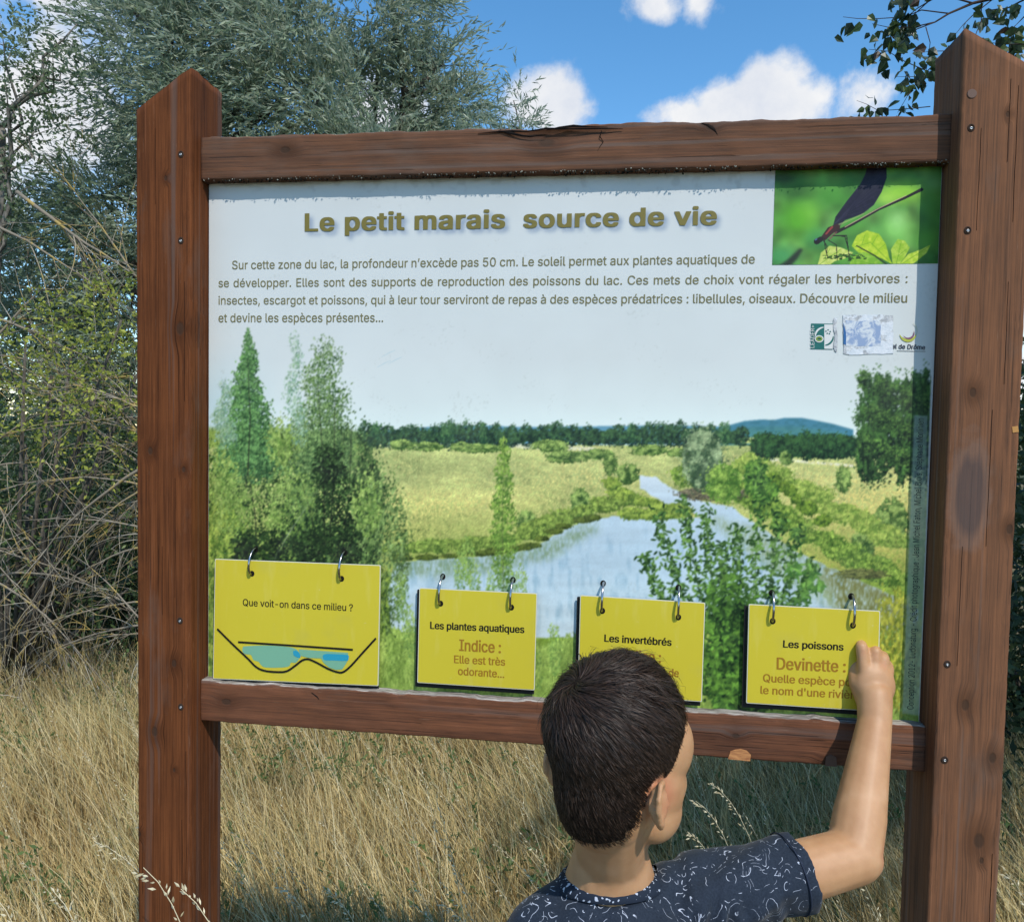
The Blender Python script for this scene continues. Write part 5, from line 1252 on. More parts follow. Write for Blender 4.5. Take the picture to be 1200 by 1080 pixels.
def leaf_mat(name, stops, trans=.3, rough=.5, back=None):
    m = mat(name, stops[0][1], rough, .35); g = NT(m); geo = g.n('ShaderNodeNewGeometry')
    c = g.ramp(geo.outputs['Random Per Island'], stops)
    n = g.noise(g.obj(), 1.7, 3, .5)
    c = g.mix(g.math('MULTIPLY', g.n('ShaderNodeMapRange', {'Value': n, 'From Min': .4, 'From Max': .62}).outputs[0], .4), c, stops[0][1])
    if back is not None: c = g.mix(g.math('MULTIPLY', geo.outputs['Backfacing'], .7), c, back)
    g.l(c, g.b.inputs['Base Color'])
    t = g.n('ShaderNodeBsdfTranslucent'); g.l(g.mix(.6, c, tuple(min(1, x*1.6) for x in stops[-1][1])), t.inputs[0])
    mx = g.n('ShaderNodeMixShader', {0: trans}); g.l(g.b.outputs[0], mx.inputs[1]); g.l(t.outputs[0], mx.inputs[2]); g.l(mx.outputs[0], g.o.inputs[0])
    return m
def bark_mat(name, a, b):
    m = mat(name, a, .9, .15); g = NT(m); n = g.noise(g.obj((1, 1, .35)), 26, 5, .65)
    g.l(g.ramp(n, [(.35, a), (.65, b)]), g.b.inputs['Base Color']); g.bump(n, .7, .01); return m
def unit(v): return v/(np.linalg.norm(v, axis=-1, keepdims=True)+1e-9)
def leaf_quads(P, D, L, W):
    n = len(P); r = unit(rn.normal(0, 1, (n, 3))); s = unit(np.cross(D, r)); nn = np.cross(s, D)
    L = L[:, None]; W = W[:, None]
    V = np.stack([P, P+D*L*.45+s*W*.5, P+D*L+nn*L*.08, P+D*L*.45-s*W*.5], 1).reshape(-1, 3)
    return V, np.arange(4*n).reshape(-1, 4)
def sprays(C, outd, n_leaf, length, Ll, Lw, wind=(0, 0, 0), droop=.3, spread=.55):
    """leafy shoots growing from points C in directions outd"""
    n = len(C); t = (np.arange(n_leaf)+.5)/n_leaf
    d = unit(outd+rn.normal(0, .35, (n, 3))); ln = length*rn.uniform(.6, 1.25, n)
    P = C[:, None]+d[:, None]*(t[None, :, None]*ln[:, None, None])+np.array(wind)[None, None]*(t[None, :, None]**2)*ln[:, None, None]
    P = P+np.array((0, 0, -1.0))*(t[None, :, None]**2)*ln[:, None, None]*droop
    tan = unit(d[:, None]+2*t[None, :, None]*(np.array(wind)-np.array((0, 0, droop))))
    D = unit(tan+rn.normal(0, spread, (n, n_leaf, 3)))
    P = P.reshape(-1, 3); D = D.reshape(-1, 3); m = len(P)
    return leaf_quads(P, D, Ll*rn.uniform(.6, 1.3, m), Lw*rn.uniform(.7, 1.2, m))
def crown(name, ells, m, parent, per=26, clumps=26, n_leaf=16, length=.4, Ll=.07, Lw=.014, wind=(0, 0, 0), droop=.3, shell=.35, cr=.34, spread=.55):
    C = []; O = []
    for (c, r) in ells:
        c = np.array(c); r = np.array(r); k = max(3, int(clumps*np.prod(r)**(2/3)))
        u = unit(rn.normal(0, 1, (k, 3))); q = (shell+(1-shell)*rn.random((k, 1)))
        cc = c+u*r*q; s = cr*rn.uniform(.6, 1.3, (k, 1))
        pp = cc[:, None]+rn.normal(0, 1, (k, per, 3))*s[:, :, None]*.55
        C.append(pp.reshape(-1, 3)); O.append((unit(pp-c)*.8+unit(pp-cc[:, None])*.7+np.array((0, 0, .25))).reshape(-1, 3))
    C = np.concatenate(C); O = np.concatenate(O)
    V, F = sprays(C, O, n_leaf, length, Ll, Lw, wind, droop, spread)
    return tag(link(name, rawmesh(name, V, F), m, parent), kind='stuff')
def limbs(base, targets, r0, m, parent, trunk_top=None, name='trunk', wob=.12, spikes=6):
    base = Vector(base); tt = Vector(trunk_top) if trunk_top else base+Vector((0, 0, 2))
    mb = MB(); pts = []; n = 9
    for i in range(n): t = i/(n-1); p = base.lerp(tt, t); p += Vector((math.sin(t*5+base.x)*wob*.6, math.cos(t*4+base.y)*wob*.5, 0))*t; pts.append(p)
    mb.tube(pts, [r0*(1.25-.6*i/(n-1)) for i in range(n)], 10); mb.build(name, m, parent, True)
    mb2 = MB()
    for T in targets:
        T = Vector(T); k = random.randint(3, n-1); a = pts[k]; d = T-a; q = []
        for i in range(8): t = i/7; q.append(a+d*t+Vector((math.sin(t*3.1)*random.uniform(-.2, .2), math.sin(t*3.1)*random.uniform(-.2, .2), math.sin(t*3.1)*.16*d.length)))
        mb2.tube(q, [r0*.34*(1-t/7)**.8+.006 for t in range(8)], 6)
        for j in range(spikes):
            b = q[random.randint(2, 7)]; e = b+Vector((random.uniform(-1, 1), random.uniform(-.6, .6), random.uniform(-.2, 1)))*.55
            mb2.tube([b, (b+e)/2+Vector((0, 0, .06)), e], [.009, .006, .003], 4)
    if mb2.V: tag(mb2.build('limbs', m, parent, True), kind='stuff')
def PXE(x, y, rx, ry, Y, dr=1.0):
    c = at(x, y, Y); k = (Y-CAM.y)/FOC/.99
    return (tuple(c), (rx*k, (rx+ry)*.5*k*dr, ry*k))
willow_m = leaf_mat('willow_leaf', [(0, (.055, .085, .045)), (.5, (.15, .20, .11)), (.85, (.30, .37, .23)), (1, (.50, .56, .43))], .32, .45, (.20, .245, .18))
sparse_m = leaf_mat('light_leaf', [(0, (.05, .085, .035)), (.6, (.10, .15, .06)), (1, (.20, .25, .13))], .4, .5, (.18, .22, .14))
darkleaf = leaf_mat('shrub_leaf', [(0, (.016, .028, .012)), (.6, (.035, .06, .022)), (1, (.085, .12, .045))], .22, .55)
yellowleaf = leaf_mat('yellow_green_leaf', [(0, (.12, .15, .022)), (.6, (.30, .33, .045)), (1, (.48, .48, .09))], .35, .55)
bark = bark_mat('grey_bark', (.045, .038, .03), (.13, .115, .095)); barkp = bark_mat('pale_bark', (.10, .09, .075), (.24, .22, .19))
WIND = (-.35, 0, .05)
def tree(name, label, cat, base, top, ells, m, bk, r0, **kw):
    base = (base[0], base[1], ground_z(*base[:2])-.05); t = thing(name, label, cat, base)
    tg = [e[0] for e in ells]
    limbs(base, tg, r0, bk, t, top, spikes=kw.pop('spikes', 5))
    crown('crown', ells, m, t, **kw); return t
e = [PXE(*q, 9.0) for q in ((205, 70, 90, 110), (140, 130, 58, 80), (270, -20, 100, 95), (335, 50, 70, 85), (235, 160, 80, 80), (150, 245, 70, 70), (375, 115, 52, 55), (140, -60, 60, 50), (180, -60, 90, 80), (330, 130, 70, 50), (400, 190, 90, 60), (280, 260, 120, 80), (110, 300, 70, 60), (40, 330, 80, 60), (150, 330, 60, 60), (30, 260, 60, 40), (60, 400, 90, 60), (150, 400, 80, 60), (40, 470, 90, 50), (130, 480, 80, 50))]
b_ = at(225, 620, 9.0); tree('willow_tree', 'big dense silvery green willow rising behind the left post of the board', 'tree', (b_.x, 9.0, 0), tuple(at(235, 130, 9.0)), e, willow_m, bark, .17, per=34, clumps=19, n_leaf=14, length=.5, Ll=.12, Lw=.027, wind=(-.55, 0, .12), cr=.30, spread=.36)
e = [PXE(*q, 10.6) for q in ((430, 20, 55, 80), (478, 0, 40, 58), (520, 76, 22, 32), (480, 100, 40, 34), (420, 110, 50, 45), (545, 122, 14, 18), (460, -60, 60, 50), (450, 190, 90, 50), (512, 130, 34, 20))]
b_ = at(470, 620, 10.6); tree('willow_tree', 'second willow right of the big one, blue sky showing between its limbs', 'tree', (b_.x, 10.6, 0), tuple(at(470, 120, 10.6)), e, willow_m, bark, .13, per=32, clumps=18, n_leaf=14, length=.46, Ll=.13, Lw=.028, wind=(.35, 0, .2), cr=.28, spread=.38)
e = [PXE(x, y, rx, ry, 8.2) for x, y, rx, ry in ((601, 120, 6, 22), (598, 150, 14, 18), (560, 148, 16, 14), (612, 150, 10, 12), (600, 190, 30, 30), (575, 150, 12, 10))]
b_ = at(600, 620, 8.2); tree('willow_sapling', 'slim green treetop standing alone against the cloud right of the willows', 'tree', (b_.x, 8.2, 0), tuple(at(600, 165, 8.2)), e, willow_m, bark, .035, spikes=0, per=12, clumps=110, n_leaf=10, length=.22, Ll=.085, Lw=.018, wind=(-.1, 0, .2), cr=.15)
e = [PXE(*q, 7.6) for q in ((15, 60, 60, 80), (45, 150, 50, 60), (10, 190, 50, 60), (70, 90, 40, 50), (0, 280, 60, 60), (90, 30, 40, 30), (-60, 120, 70, 120))]
b_ = at(-30, 620, 7.6); tree('poplar_tree', 'thin leaved tree at the far left with bright cloud showing through', 'tree', (b_.x, 7.6, 0), tuple(at(0, 150, 7.6)), e, sparse_m, barkp, .09, per=9, clumps=34, n_leaf=10, length=.32, Ll=.06, Lw=.036, wind=WIND, cr=.30, spread=.9)

hd = thing('far_hedge', 'dark leafy hedge far behind the willows, glimpsed through the gaps at left', 'hedge', (-2, 13, GZ-.36)); hd['kind'] = 'stuff'
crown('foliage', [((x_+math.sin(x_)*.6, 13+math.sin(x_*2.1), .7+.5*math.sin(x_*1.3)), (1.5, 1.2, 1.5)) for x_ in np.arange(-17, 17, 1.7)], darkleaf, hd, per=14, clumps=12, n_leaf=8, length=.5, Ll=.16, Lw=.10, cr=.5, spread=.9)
# shrubs: one kind built once, copied
def shrub(label, cat, base, size, m, seed_n=1.0, Ll=.05, Lw=.022, name='shrub', **kw):
    base = (base[0], base[1], ground_z(*base[:2])); t = thing(name, label, cat, base)
    x, y, z = base; rx, ry, rz = size
    el = kw.pop('el', None) or [((x+rx*a, y+ry*b, z+rz*c), (rx*d, ry*d, rz*f)) for a, b, c, d, f in ((0, 0, .95, .8, .9), (-.5, -.1, .7, .55, .7), (.5, 0, .75, .55, .75), (-.1, -.45, .55, .6, .6), (.25, -.35, .5, .5, .55), (-.3, .1, 1.45, .42, .45), (.35, .1, 1.35, .45, .5))]
    p = dict(per=22, clumps=40*seed_n, n_leaf=9, length=.28, cr=.26, spread=.8, shell=.45); p.update(kw)
    crown('foliage', el, m, t, Ll=Ll, Lw=Lw, **p)
    mb = MB()
    for i in range(len(el)):
        a = Vector((x+random.uniform(-.15, .15), y+random.uniform(-.1, .1), z-.03)); b = Vector(el[i][0])
        mb.tube([a, (a+b)/2+Vector((0, 0, .1)), b], [.022, .016, .008], 5)
    tag(mb.build('stems', bark, t, True), kind='stuff'); return t
def gpt(px, Y): p = at(px, 700, Y); return p.x
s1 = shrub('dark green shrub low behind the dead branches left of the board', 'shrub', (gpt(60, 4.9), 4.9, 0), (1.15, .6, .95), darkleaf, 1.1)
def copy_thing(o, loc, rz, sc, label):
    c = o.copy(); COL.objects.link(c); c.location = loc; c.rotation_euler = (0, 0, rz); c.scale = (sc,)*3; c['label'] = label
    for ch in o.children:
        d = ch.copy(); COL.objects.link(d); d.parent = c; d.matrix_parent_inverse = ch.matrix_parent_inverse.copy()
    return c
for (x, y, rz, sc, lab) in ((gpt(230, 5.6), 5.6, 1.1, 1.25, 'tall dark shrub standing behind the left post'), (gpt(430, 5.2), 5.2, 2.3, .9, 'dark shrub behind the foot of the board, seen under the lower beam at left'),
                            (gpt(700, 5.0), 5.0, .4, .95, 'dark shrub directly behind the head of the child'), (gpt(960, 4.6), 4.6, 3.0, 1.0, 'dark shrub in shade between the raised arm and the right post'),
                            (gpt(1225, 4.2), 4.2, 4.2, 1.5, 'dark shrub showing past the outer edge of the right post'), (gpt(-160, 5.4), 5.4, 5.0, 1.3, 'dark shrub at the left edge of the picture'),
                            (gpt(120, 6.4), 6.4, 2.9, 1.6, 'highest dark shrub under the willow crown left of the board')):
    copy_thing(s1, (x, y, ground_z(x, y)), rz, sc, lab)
b2 = at(80, 430, 4.5); ys = shrub('yellow green shrub among dead branches left of the left post', 'shrub', (b2.x-.05, 3.9, .0), (.62, .30, 1.25), yellowleaf, .9, .034, .020, per=16, clumps=60, el=[PXE(*q, 3.5) for q in ((85, 405, 48, 34), (30, 395, 40, 30), (142, 375, 30, 26), (115, 455, 50, 24), (60, 440, 40, 24), (165, 430, 30, 40), (-30, 430, 40, 40), (130, 500, 40, 30))])
midgreen = leaf_mat('mid_green_leaf', [(0, (.03, .055, .018)), (.6, (.075, .12, .035)), (1, (.16, .22, .07))], .3, .55)
shrub('mid green leafy shrub growing up through the dead branches', 'shrub', (b2.x-.1, 4.0, 0), (.6, .3, 1), midgreen, .8, .042, .024, per=13, clumps=55, el=[PXE(*q, 3.9) for q in ((60, 560, 56, 46), (140, 600, 36, 50), (10, 640, 50, 40), (95, 660, 50, 36), (30, 520, 40, 30), (150, 690, 30, 30), (-40, 560, 50, 60), (185, 540, 30, 60))])
# ------------------------------------------------------------------ dead brushwood on the left
twigm = mat('lichened_twig', (.2, .17, .13), .9, .15); g = NT(twigm); geo = g.n('ShaderNodeNewGeometry')
tcol = g.ramp(geo.outputs['Random Per Island'], [(0, (.06, .045, .032)), (.4, (.16, .13, .095)), (.75, (.27, .235, .18)), (1, (.40, .36, .29))])
ly = g.n('ShaderNodeMapRange', {'Value': g.noise(g.obj(), 9, 3, .6), 'From Min': .52, 'From Max': .60}).outputs[0]
g.l(g.mix(g.math('MULTIPLY', ly, .75), tcol, (.38, .27, .07)), g.b.inputs['Base Color'])
brush = thing('dead_brushwood', 'tangle of bare grey and yellow lichened branches left of the left post', 'branches', (at(150, 760, 3.4).x, 3.4, ground_z(-2, 3.4)))
tw = MB()
def arc(a, d, L, r0, droop, nseg=9, curl=.25):
    p = Vector(a); d = Vector(d).normalized(); q = [p.copy()]; side = Vector((random.uniform(-1, 1), random.uniform(-.4, .4), random.uniform(-1, 1)))*curl
    for i in range(nseg):
        d = (d+Vector((0, 0, -droop/nseg))+side/nseg+Vector((random.gauss(0, .05), random.gauss(0, .04), random.gauss(0, .05)))).normalized()
        p = p+d*(L/nseg); q.append(p.copy())
    return q, [r0*(1-.85*i/nseg) for i in range(nseg+1)]
def branch(a, d, L, r0, droop, kids, curl=.25):
    q, R = arc(a, d, L, r0, droop, 10, curl); mb = MB(); mb.tube(q, R, 6); mb.build('branch', twigm, brush, True)
    for j in range(kids):
        k = random.randint(1, 9); t = (q[k+1]-q[k]).normalized(); dd = (t+Vector((random.gauss(0, .55), random.gauss(0, .25), random.gauss(0, .55)))).normalized()
        l2 = L*random.uniform(.25, .6); q2, R2 = arc(q[k], dd, l2, max(R[k]*.5, .0022), droop*random.uniform(-.3, 1.4), 7, .5)
        tw.tube(q2, [max(x, .0011) for x in R2], 4)
        for m_ in range(2):
            k2 = random.randint(1, 6); t2 = (q2[k2+1]-q2[k2]).normalized(); dd2 = (t2+Vector((random.gauss(0, .6), random.gauss(0, .3), random.gauss(0, .6)))).normalized()
            q3, R3 = arc(q2[k2], dd2, l2*random.uniform(.3, .6), .0024, droop, 5, .6); tw.tube(q3, [max(x, .0009) for x in R3], 3)
random.seed(31)
for i in range(26):
    x = random.uniform(170, 300); y = random.uniform(480, 750); Y = random.uniform(3.1, 4.0)
    a = at(x, y, Y); an = rad(random.uniform(-25, 55)); 
    branch(a, (-math.cos(an), random.uniform(-.25, .15), math.sin(an)), random.uniform(.8, 1.7), random.uniform(.006, .013), random.uniform(.3, 1.3), 8)
for i in range(9):
    x = random.uniform(-80, 20); y = random.uniform(520, 740); Y = random.uniform(3.2, 4.2)
    a = at(x, y, Y); an = rad(random.uniform(-30, 50)); branch(a, (math.cos(an), 0, math.sin(an)), random.uniform(.7, 1.3), random.uniform(.005, .011), random.uniform(.5, 1.5), 8)
for (x0, y0, x1, y1, r) in ((20, 225, 175, 335, .016), (-10, 262, 130, 330, .012), (160, 325, 60, 200, .008), (-20, 368, 110, 410, .013), (-20, 415, 90, 420, .010), (90, 445, 180, 447, .012), (-10, 520, 90, 445, .010), (-10, 400, 60, 330, .010), (185, 560, 60, 690, .009), (-20, 640, 120, 660, .009), (200, 470, 20, 470, .009), (190, 600, -10, 610, .009)):
    a, b = at(x0, y0, 3.7), at(x1, y1, 3.7+random.uniform(-.3, .3)); branch(a, b-a, (b-a).length*1.15, r, .15, 12, .12)
tag(tw.build('twigs', twigm, brush), kind='stuff')

# ------------------------------------------------------------------ dry meadow grass
grassm = mat('dry_grass', (.3, .25, .15), .75, .25); g = NT(grassm); geo = g.n('ShaderNodeNewGeometry')
s_ = g.ramp(geo.outputs['Random Per Island'], [(0, (.18, .11, .035)), (.25, (.44, .32, .125)), (.65, (.70, .55, .25)), (.92, (.80, .69, .42)), (1, (.17, .24, .07))])
gn = g.n('ShaderNodeMapRange', {'Value': g.noise(g.obj((1, 1, .4)), 2.4, 4, .6), 'From Min': .55, 'From Max': .66}).outputs[0]
s_ = g.mix(g.math('MULTIPLY', gn, .6), s_, (.10, .135, .05))
s_ = g.mix(g.math('MULTIPLY', g.n('ShaderNodeMapRange', {'Value': g.noise(g.obj(), 1.1, 2, .5), 'From Min': .45, 'From Max': .65}).outputs[0], .3), s_, (.26, .16, .065))
g.l(s_, g.b.inputs['Base Color'])
t = g.n('ShaderNodeBsdfTranslucent'); g.l(s_, t.inputs[0]); mx = g.n('ShaderNodeMixShader', {0: .25}); g.l(g.b.outputs[0], mx.inputs[1]); g.l(t.outputs[0], mx.inputs[2]); g.l(mx.outputs[0], g.o.inputs[0])
def blades(n, region, hmin, hmax, w, lean=(-.45, .05), bend=.55, S=4, wide=0):
    x = rn.uniform(region[0], region[1], n*3); y = region[2]+(region[3]-region[2])*rn.random(n*3)**1.25
    xr = CAM.x+(y-CAM.y)*.62+.5; xl = CAM.x-(y-CAM.y)*1.0-.6
    dens = np.sin(x*3.1+y*2)*np.sin(y*4.3-x*1.7)*.25+.75
    k = (x < xr+wide) & (x > xl-wide) & (rn.random(n*3) < dens); x, y = x[k][:n], y[k][:n]; n = len(x)
    h = rn.uniform(hmin, hmax, n)*(.8+.3*np.sin(x*2.2+1)*np.sin(y*2.7))
    az = rn.normal(math.pi, 1.35, n); ld = np.stack([np.cos(az), np.sin(az)*.8], 1)+np.array(lean)[None]*.6
    b = bend*rn.uniform(.3, 1.25, n); t = np.linspace(0, 1, S+1)
    px = x[:, None]+ld[:, :1]*(h*b)[:, None]*(t[None]**1.8)*.75; py = y[:, None]+ld[:, 1:]*(h*b)[:, None]*(t[None]**1.8)*.6
    pz = (h*(1-.18*b))[:, None]*(t[None]-.16*b[:, None]*t[None]**3)
    P = np.stack([px, py, pz], -1); fa = rn.uniform(-.9, .9, n); sd = np.stack([np.cos(fa), np.sin(fa), np.zeros(n)], -1)
    ww = w*rn.uniform(.5, 1.4, n)[:, None]*np.array([1, .95, .75, .45, .08])[None] if S == 4 else w*rn.uniform(.5, 1.4, n)[:, None]*np.linspace(1, .1, S+1)[None]
    P[..., 2] += np.array([ground_z(float(a), float(c)) for a, c in zip(x, y)])[:, None]
    V = np.stack([P+sd[:, None]*ww[..., None]*.5, P-sd[:, None]*ww[..., None]*.5], 2).reshape(-1, 3)
    i0 = ((np.arange(n)*(S+1)*2)[:, None]+2*np.arange(S)[None]).ravel()
    return V, np.stack([i0, i0+1, i0+3, i0+2], 1)
sets = [blades(56000, (-5.2, 3.4, .35, 4.4), .22, .60, .0042, bend=.75), blades(30000, (-5.2, 3.4, .30, 4.6), .08, .26, .0046, S=2), blades(5000, (-5, 3.2, .5, 4.4), .55, .80, .0030, bend=.8), blades(9000, (-8, 6, -.6, 6.5), .18, .5, .009, S=2, bend=.7, wide=3)]
V = np.concatenate([v for v, _ in sets]); off = 0; Fs = []
for v, f in sets: Fs.append(f+off); off += len(v)
tag(link('dry_grass', rawmesh('dry_grass', V, np.concatenate(Fs)), grassm), 'dry straw coloured meadow grass behind and around the board', 'grass', kind='stuff')
# low green weeds among the straw
weedm = leaf_mat('weed_leaf', [(0, (.035, .07, .018)), (.6, (.09, .15, .04)), (1, (.20, .26, .09))], .3, .6)
PW_ = []; PO_ = []
for (px, py, sp, k) in ((75, 812, .28, 46), (20, 850, .2, 26), (130, 790, .25, 34), (350, 862, .35, 60), (310, 850, .2, 30), (440, 868, .3, 34), (560, 878, .3, 26), (20, 1000, .16, 26), (60, 1040, .14, 18), (330, 1040, .18, 30), (450, 1060, .16, 24), (560, 1010, .2, 22), (620, 960, .2, 20), (820, 930, .3, 40), (900, 1000, .25, 40), (1000, 940, .3, 40), (1010, 1060, .2, 24), (1190, 960, .3, 30), (240, 960, .2, 18)):
    d_ = at(px, py, 1.0)-CAM; tt = (CAM.z-(GZ-.36+.22))/(-d_.z); c0 = CAM+d_*tt
    q_ = np.array([c0.x, max(c0.y, .5), 0])+rn.normal(0, 1, (k, 3))*np.array([sp, sp*.6, 0]); q_[:, 2] = [ground_z(a, b)+rn.uniform(.02, .26) for a, b in q_[:, :2]]
    PW_.append(q_); PO_.append(np.tile(np.array([[0, 0, 1.0]]), (k, 1))+rn.normal(0, .5, (k, 3)))
V, F = sprays(np.concatenate(PW_), unit(np.concatenate(PO_)), 10, .16, .035, .013, (-.3, 0, 0), .1, .8)
tag(link('green_weeds', rawmesh('green_weeds', V, F), weedm), 'low green weeds growing in patches between the dry grass', 'weeds', kind='stuff')
# flowering grass stalks that stand out
seedm = mat('oat_husk', (.62, .55, .36), .7, .3); g = NT(seedm); geo = g.n('ShaderNodeNewGeometry'); g.l(g.ramp(geo.outputs['Random Per Island'], [(0, (.36, .29, .16)), (1, (.70, .62, .42))]), g.b.inputs['Base Color'])
def stalk_shape(mbs, mbh, root, tip, bendv, heads=22, r=.0011, hl=.011):
    root, tip = Vector(root), Vector(tip); mid = (root+tip)/2+Vector(bendv); q = []
    for i in range(13): t = i/12; q.append(root*(1-t)**2+mid*2*t*(1-t)+tip*t*t)
    mbs.tube(q, [r*(1-.6*i/12) for i in range(13)], 4)
    for j in range(heads):
        t = 1-.36*(j/heads)**1.1; i = min(int(t*12), 11); p = q[i].lerp(q[i+1], t*12-i); d = (q[i+1]-q[i]).normalized()
        s = Vector((random.gauss(0, 1), random.gauss(0, 1), random.gauss(0, .6))).normalized(); p2 = p+s*random.uniform(.002, .007)+Vector((0, 0, -.002)); ax = (d*.8+s*.5+Vector((0, 0, -.35))).normalized()
        L = hl*random.uniform(.7, 1.2); o1 = ax.orthogonal().normalized()*L*.15; o2 = ax.cross(o1).normalized()*L*.15
        mbh.add([p2, p2+ax*L*.4+o1, p2+ax*L*.4+o2, p2+ax*L*.4-o1, p2+ax*L*.4-o2, p2+ax*L], [(0, 2, 1), (0, 3, 2), (0, 4, 3), (0, 1, 4), (5, 1, 2), (5, 2, 3), (5, 3, 4), (5, 4, 1)])
ST = [((292, 1200), (168, 1016), -.10, 'seed head crossing the front of the left post, the higher of two'), ((345, 1190), (212, 1041), -.10, 'arched seed head in front of the inner edge of the left post'),
      ((70, 1190), (-6, 1050), -.14, 'pale seed head at the lower left corner'), ((150, 1190), (62, 1043), -.14, 'seed head just left of the foot of the left post'),
      ((400, 1180), (330, 1040), .5, 'seed head low behind the board, leaning left below the second card'), ((460, 1180), (380, 1041), .5, 'arched pale seed head low behind the board, right of its neighbour'),
      ((930, 1130), (832, 917), .9, 'lit seed head in the shaded grass right of the child\'s cheek'), ((900, 1120), (815, 938), .8, 'lower lit seed head in the shaded grass by the child\'s cheek'), ((890, 1130), (806, 975), .7, 'arching lit seed head just above the shoulder of the child'),
      ((1240, 1190), (1178, 1022), .3, 'seed head right of the right post foot'), ((300, 1150), (110, 985), .4, 'long leaning seed head left of the left post'), ((590, 1180), (520, 1060), .6, 'seed head low left of the child\'s shoulder')]
for (a, b, Y, lab) in ST:
    ra = at(a[0], a[1], Y); ra.z = ground_z(ra.x, ra.y); ra.x += .05; tb = at(b[0], b[1], Y)
    t = thing('grass_stalk', lab, 'grass stalk', tuple(ra), 'flowering grass stalks'); m1, m2 = MB(), MB()
    stalk_shape(m1, m2, ra, tb, (.03, 0, (tb.z-ra.z)*.42), 26, .0013, .011 if Y < .1 else .012)
    m1.build('stem', seedm, t); tag(m2.build('seed_head', seedm, t), kind='stuff')
m1, m2 = MB(), MB()
for i in range(150):
    y = rn.uniform(.6, 3.6); x = rn.uniform(CAM.x-(y-CAM.y)*.85, CAM.x+(y-CAM.y)*.55); h = rn.uniform(.45, .85); dx = -rn.uniform(.1, .4)
    gz_ = ground_z(x, y); stalk_shape(m1, m2, (x, y, gz_), (x+dx, y+rn.uniform(-.1, .1), gz_+h), (.04, 0, h*.2), 12, .0011, .012)
so = thing('grass_stalks', 'loose scatter of thin pale flowering stalks over the dry grass', 'grass', (0, 2, GZ-.22)); so['kind'] = 'stuff'
tag(m1.build('stem', seedm, so), kind='stuff'); tag(m2.build('seed_head', seedm, so), kind='stuff')

# ------------------------------------------------------------------ poplar whose twigs hang in at the upper right
pop = thing('overhanging_tree', 'tree at the right whose leafy hanging twigs cross the sky above the right post', 'tree', (3.3, 1.3, GZ-.2))
YB = 2.5
limbs((3.3, 1.3, GZ-.2), [(2.4, -.7, 3.6), (2.5, -.3, 3.7), (2.6, .3, 3.7), (3.6, 2.2, 4.2), (3.0, .2, 4.3), (4.1, 1.0, 4.1)], .13, barkp, pop, (3.25, 1.3, 3.3))
popleaf = leaf_mat('poplar_leaf', [(0, (.022, .045, .018)), (.6, (.045, .08, .028)), (1, (.09, .13, .05))], .35, .4)
crown('crown', [((2.42, -.72, 3.6), (.50, .42, .32)), ((2.45, -.40, 3.75), (.62, .5, .4)), ((2.6, -.2, 3.7), (.8, .7, .45)), ((2.2, .0, 3.5), (.6, .5, .3)), ((2.9, .5, 3.9), (.9, .8, .7)), ((3.5, 1.9, 4.0), (1.0, 1.0, .8)), ((3.9, .8, 4.2), (.9, .9, .8)), ((3.1, -.2, 4.4), (.7, .7, .5)), ((3.9, 2.8, 3.4), (.9, .9, .7))], popleaf, pop, per=18, clumps=44, n_leaf=8, length=.3, Ll=.06, Lw=.05, cr=.3, spread=.9)
lv = rawmesh('leaf', [(0, 0, 0), (.019, .012, .004), (.013, .030, .003), (0, .050, -.004), (-.013, .030, .003), (-.019, .012, .004), (0, .026, -.004)], [(0, 1, 6), (1, 2, 6), (2, 3, 6), (3, 4, 6), (4, 5, 6), (5, 0, 6)])
def leafcol(name, c, tr):
    m = mat(name, c, .4, .4); g = NT(m); t = g.n('ShaderNodeBsdfTranslucent', {0: (*[min(1, x*2.2) for x in c], 1)})
    mx = g.n('ShaderNodeMixShader', {0: tr}); g.l(g.b.outputs[0], mx.inputs[1]); g.l(t.outputs[0], mx.inputs[2]); g.l(mx.outputs[0], g.o.inputs[0]); return m
lms = []
for i, c in enumerate(((.020, .038, .022), (.034, .060, .024), (.060, .095, .030), (.10, .125, .075), (.055, .035, .022))):
    q = lv.copy(); q.materials.append(leafcol('hanging_leaf', c, .3)); lms.append(q)
twb = mat('twig_bark', (.05, .035, .028), .85, .2)
random.seed(77)
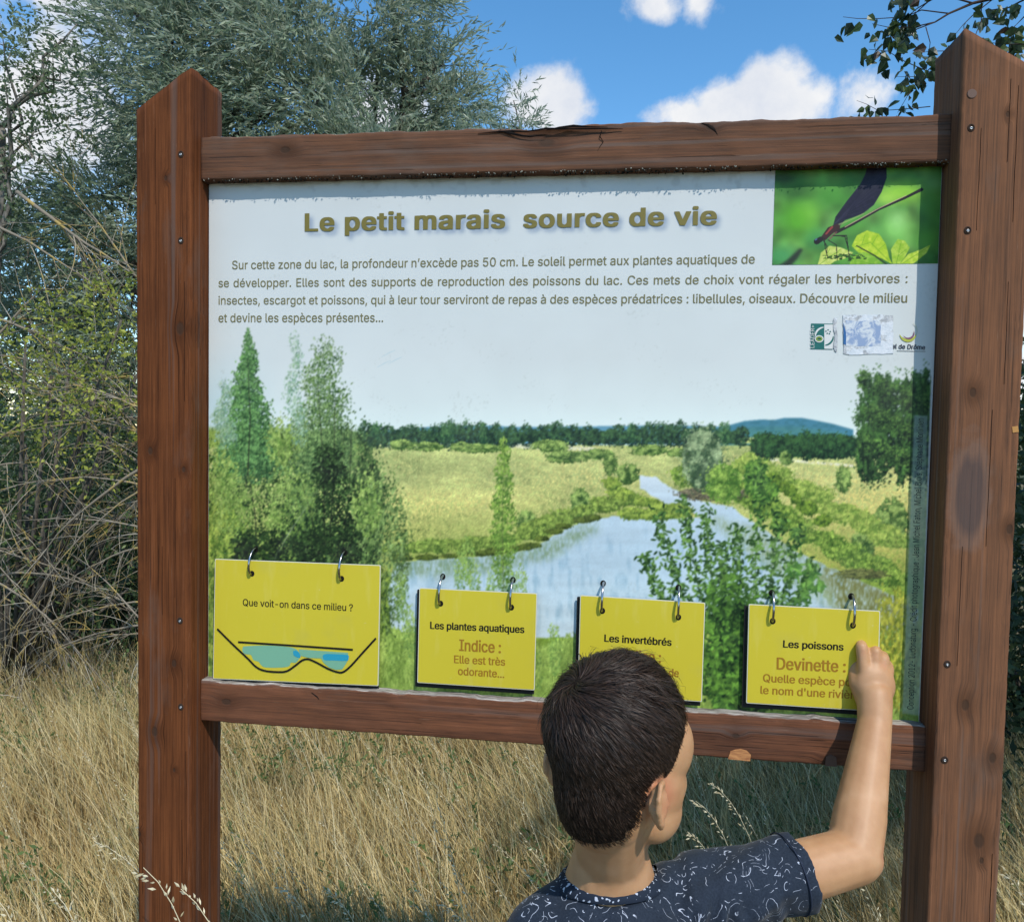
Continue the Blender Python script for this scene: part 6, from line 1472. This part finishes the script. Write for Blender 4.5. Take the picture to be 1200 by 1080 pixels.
TW = [([(1260, -60), (1200, -22), (1165, -2), (1140, 4), (1112, 16), (1096, 26)], .010, 0), ([(1112, 16), (1080, 12), (1060, 20), (1030, 22), (1005, 22), (988, 20)], .0028, 10),
      ([(1096, 26), (1070, 32), (1045, 33), (1022, 28)], .0028, 8), ([(1096, 26), (1075, 34), (1060, 44), (1050, 55)], .003, 16), ([(1085, 32), (1090, 50), (1088, 68), (1084, 90)], .0022, 10),
      ([(1110, 60), (1090, 60), (1080, 62)], .0018, 7), ([(1130, 95), (1090, 85), (1060, 72), (1040, 60), (1018, 58)], .0026, 20), ([(1090, 80), (1075, 96), (1066, 108), (1058, 122), (1052, 132)], .0024, 18),
      ([(1100, 95), (1080, 90), (1062, 90), (1050, 90)], .002, 12), ([(1090, 125), (1060, 128), (1030, 130), (1015, 122), (1004, 118)], .0020, 14), ([(1140, 4), (1090, -10), (1060, -4), (1045, 8)], .004, 24),
      ([(1100, -5), (1075, 10), (1058, 24), (1050, 36)], .003, 24), ([(1090, 0), (1066, 22), (1062, 40)], .003, 18), ([(1165, -2), (1140, 18), (1128, 30), (1120, 40)], .003, 14), ([(1150, 0), (1150, 24), (1142, 44), (1146, 58)], .003, 12),
      ([(1230, -30), (1200, 0), (1180, 10), (1160, 12)], .005, 26), ([(1220, 10), (1200, 20), (1186, 34), (1184, 50)], .004, 22), ([(1230, 60), (1200, 52), (1176, 52), (1160, 50)], .003, 24), ([(1230, 90), (1205, 78), (1190, 66), (1172, 60)], .003, 20), ([(1130, 52), (1110, 56), (1098, 70), (1096, 84)], .002, 12)]
nleaf = 0
for pts, r, nl in TW:
    q = [at(x, y, YB+.12*math.sin(x*.05)+.1*math.sin(y*.09)) for x, y in pts]; mb = MB(); mb.tube(q, [r*(1-.65*i/(len(q)-1)) for i in range(len(q))], 6); br = mb.build('twig', twb, pop, True)
    for k in range(nl):
        t = (len(q)-1)*(.28+.72*random.random()**.6); i = min(int(t), len(q)-2); p = q[i].lerp(q[i+1], t-i)
        o = bpy.data.objects.new('leaf', lms[random.choices(range(5), (4, 5, 3, 1.2, .3))[0]]); COL.objects.link(o); o.parent = br
        p = p+Vector((random.gauss(0, .022), random.gauss(0, .04), random.gauss(-.012, .020)))
        s = random.uniform(.65, 1.25)
        o.matrix_parent_inverse = Matrix.Translation(-world_loc(br))
        o.rotation_euler = (random.gauss(-1.35, .6), random.gauss(0, .9), random.uniform(-math.pi, math.pi)); o.location = p; o.scale = (s, s, s); nleaf += 1
bpy.context.view_layer.update()
if os.environ.get('TRI'): print('TRIS', sorted([(sum(len(p.vertices)-2 for p in o.data.polygons), o.name) for o in scene.objects if o.type == 'MESH'], reverse=True)[:14], sum(sum(len(p.vertices)-2 for p in m.polygons) for m in bpy.data.meshes))
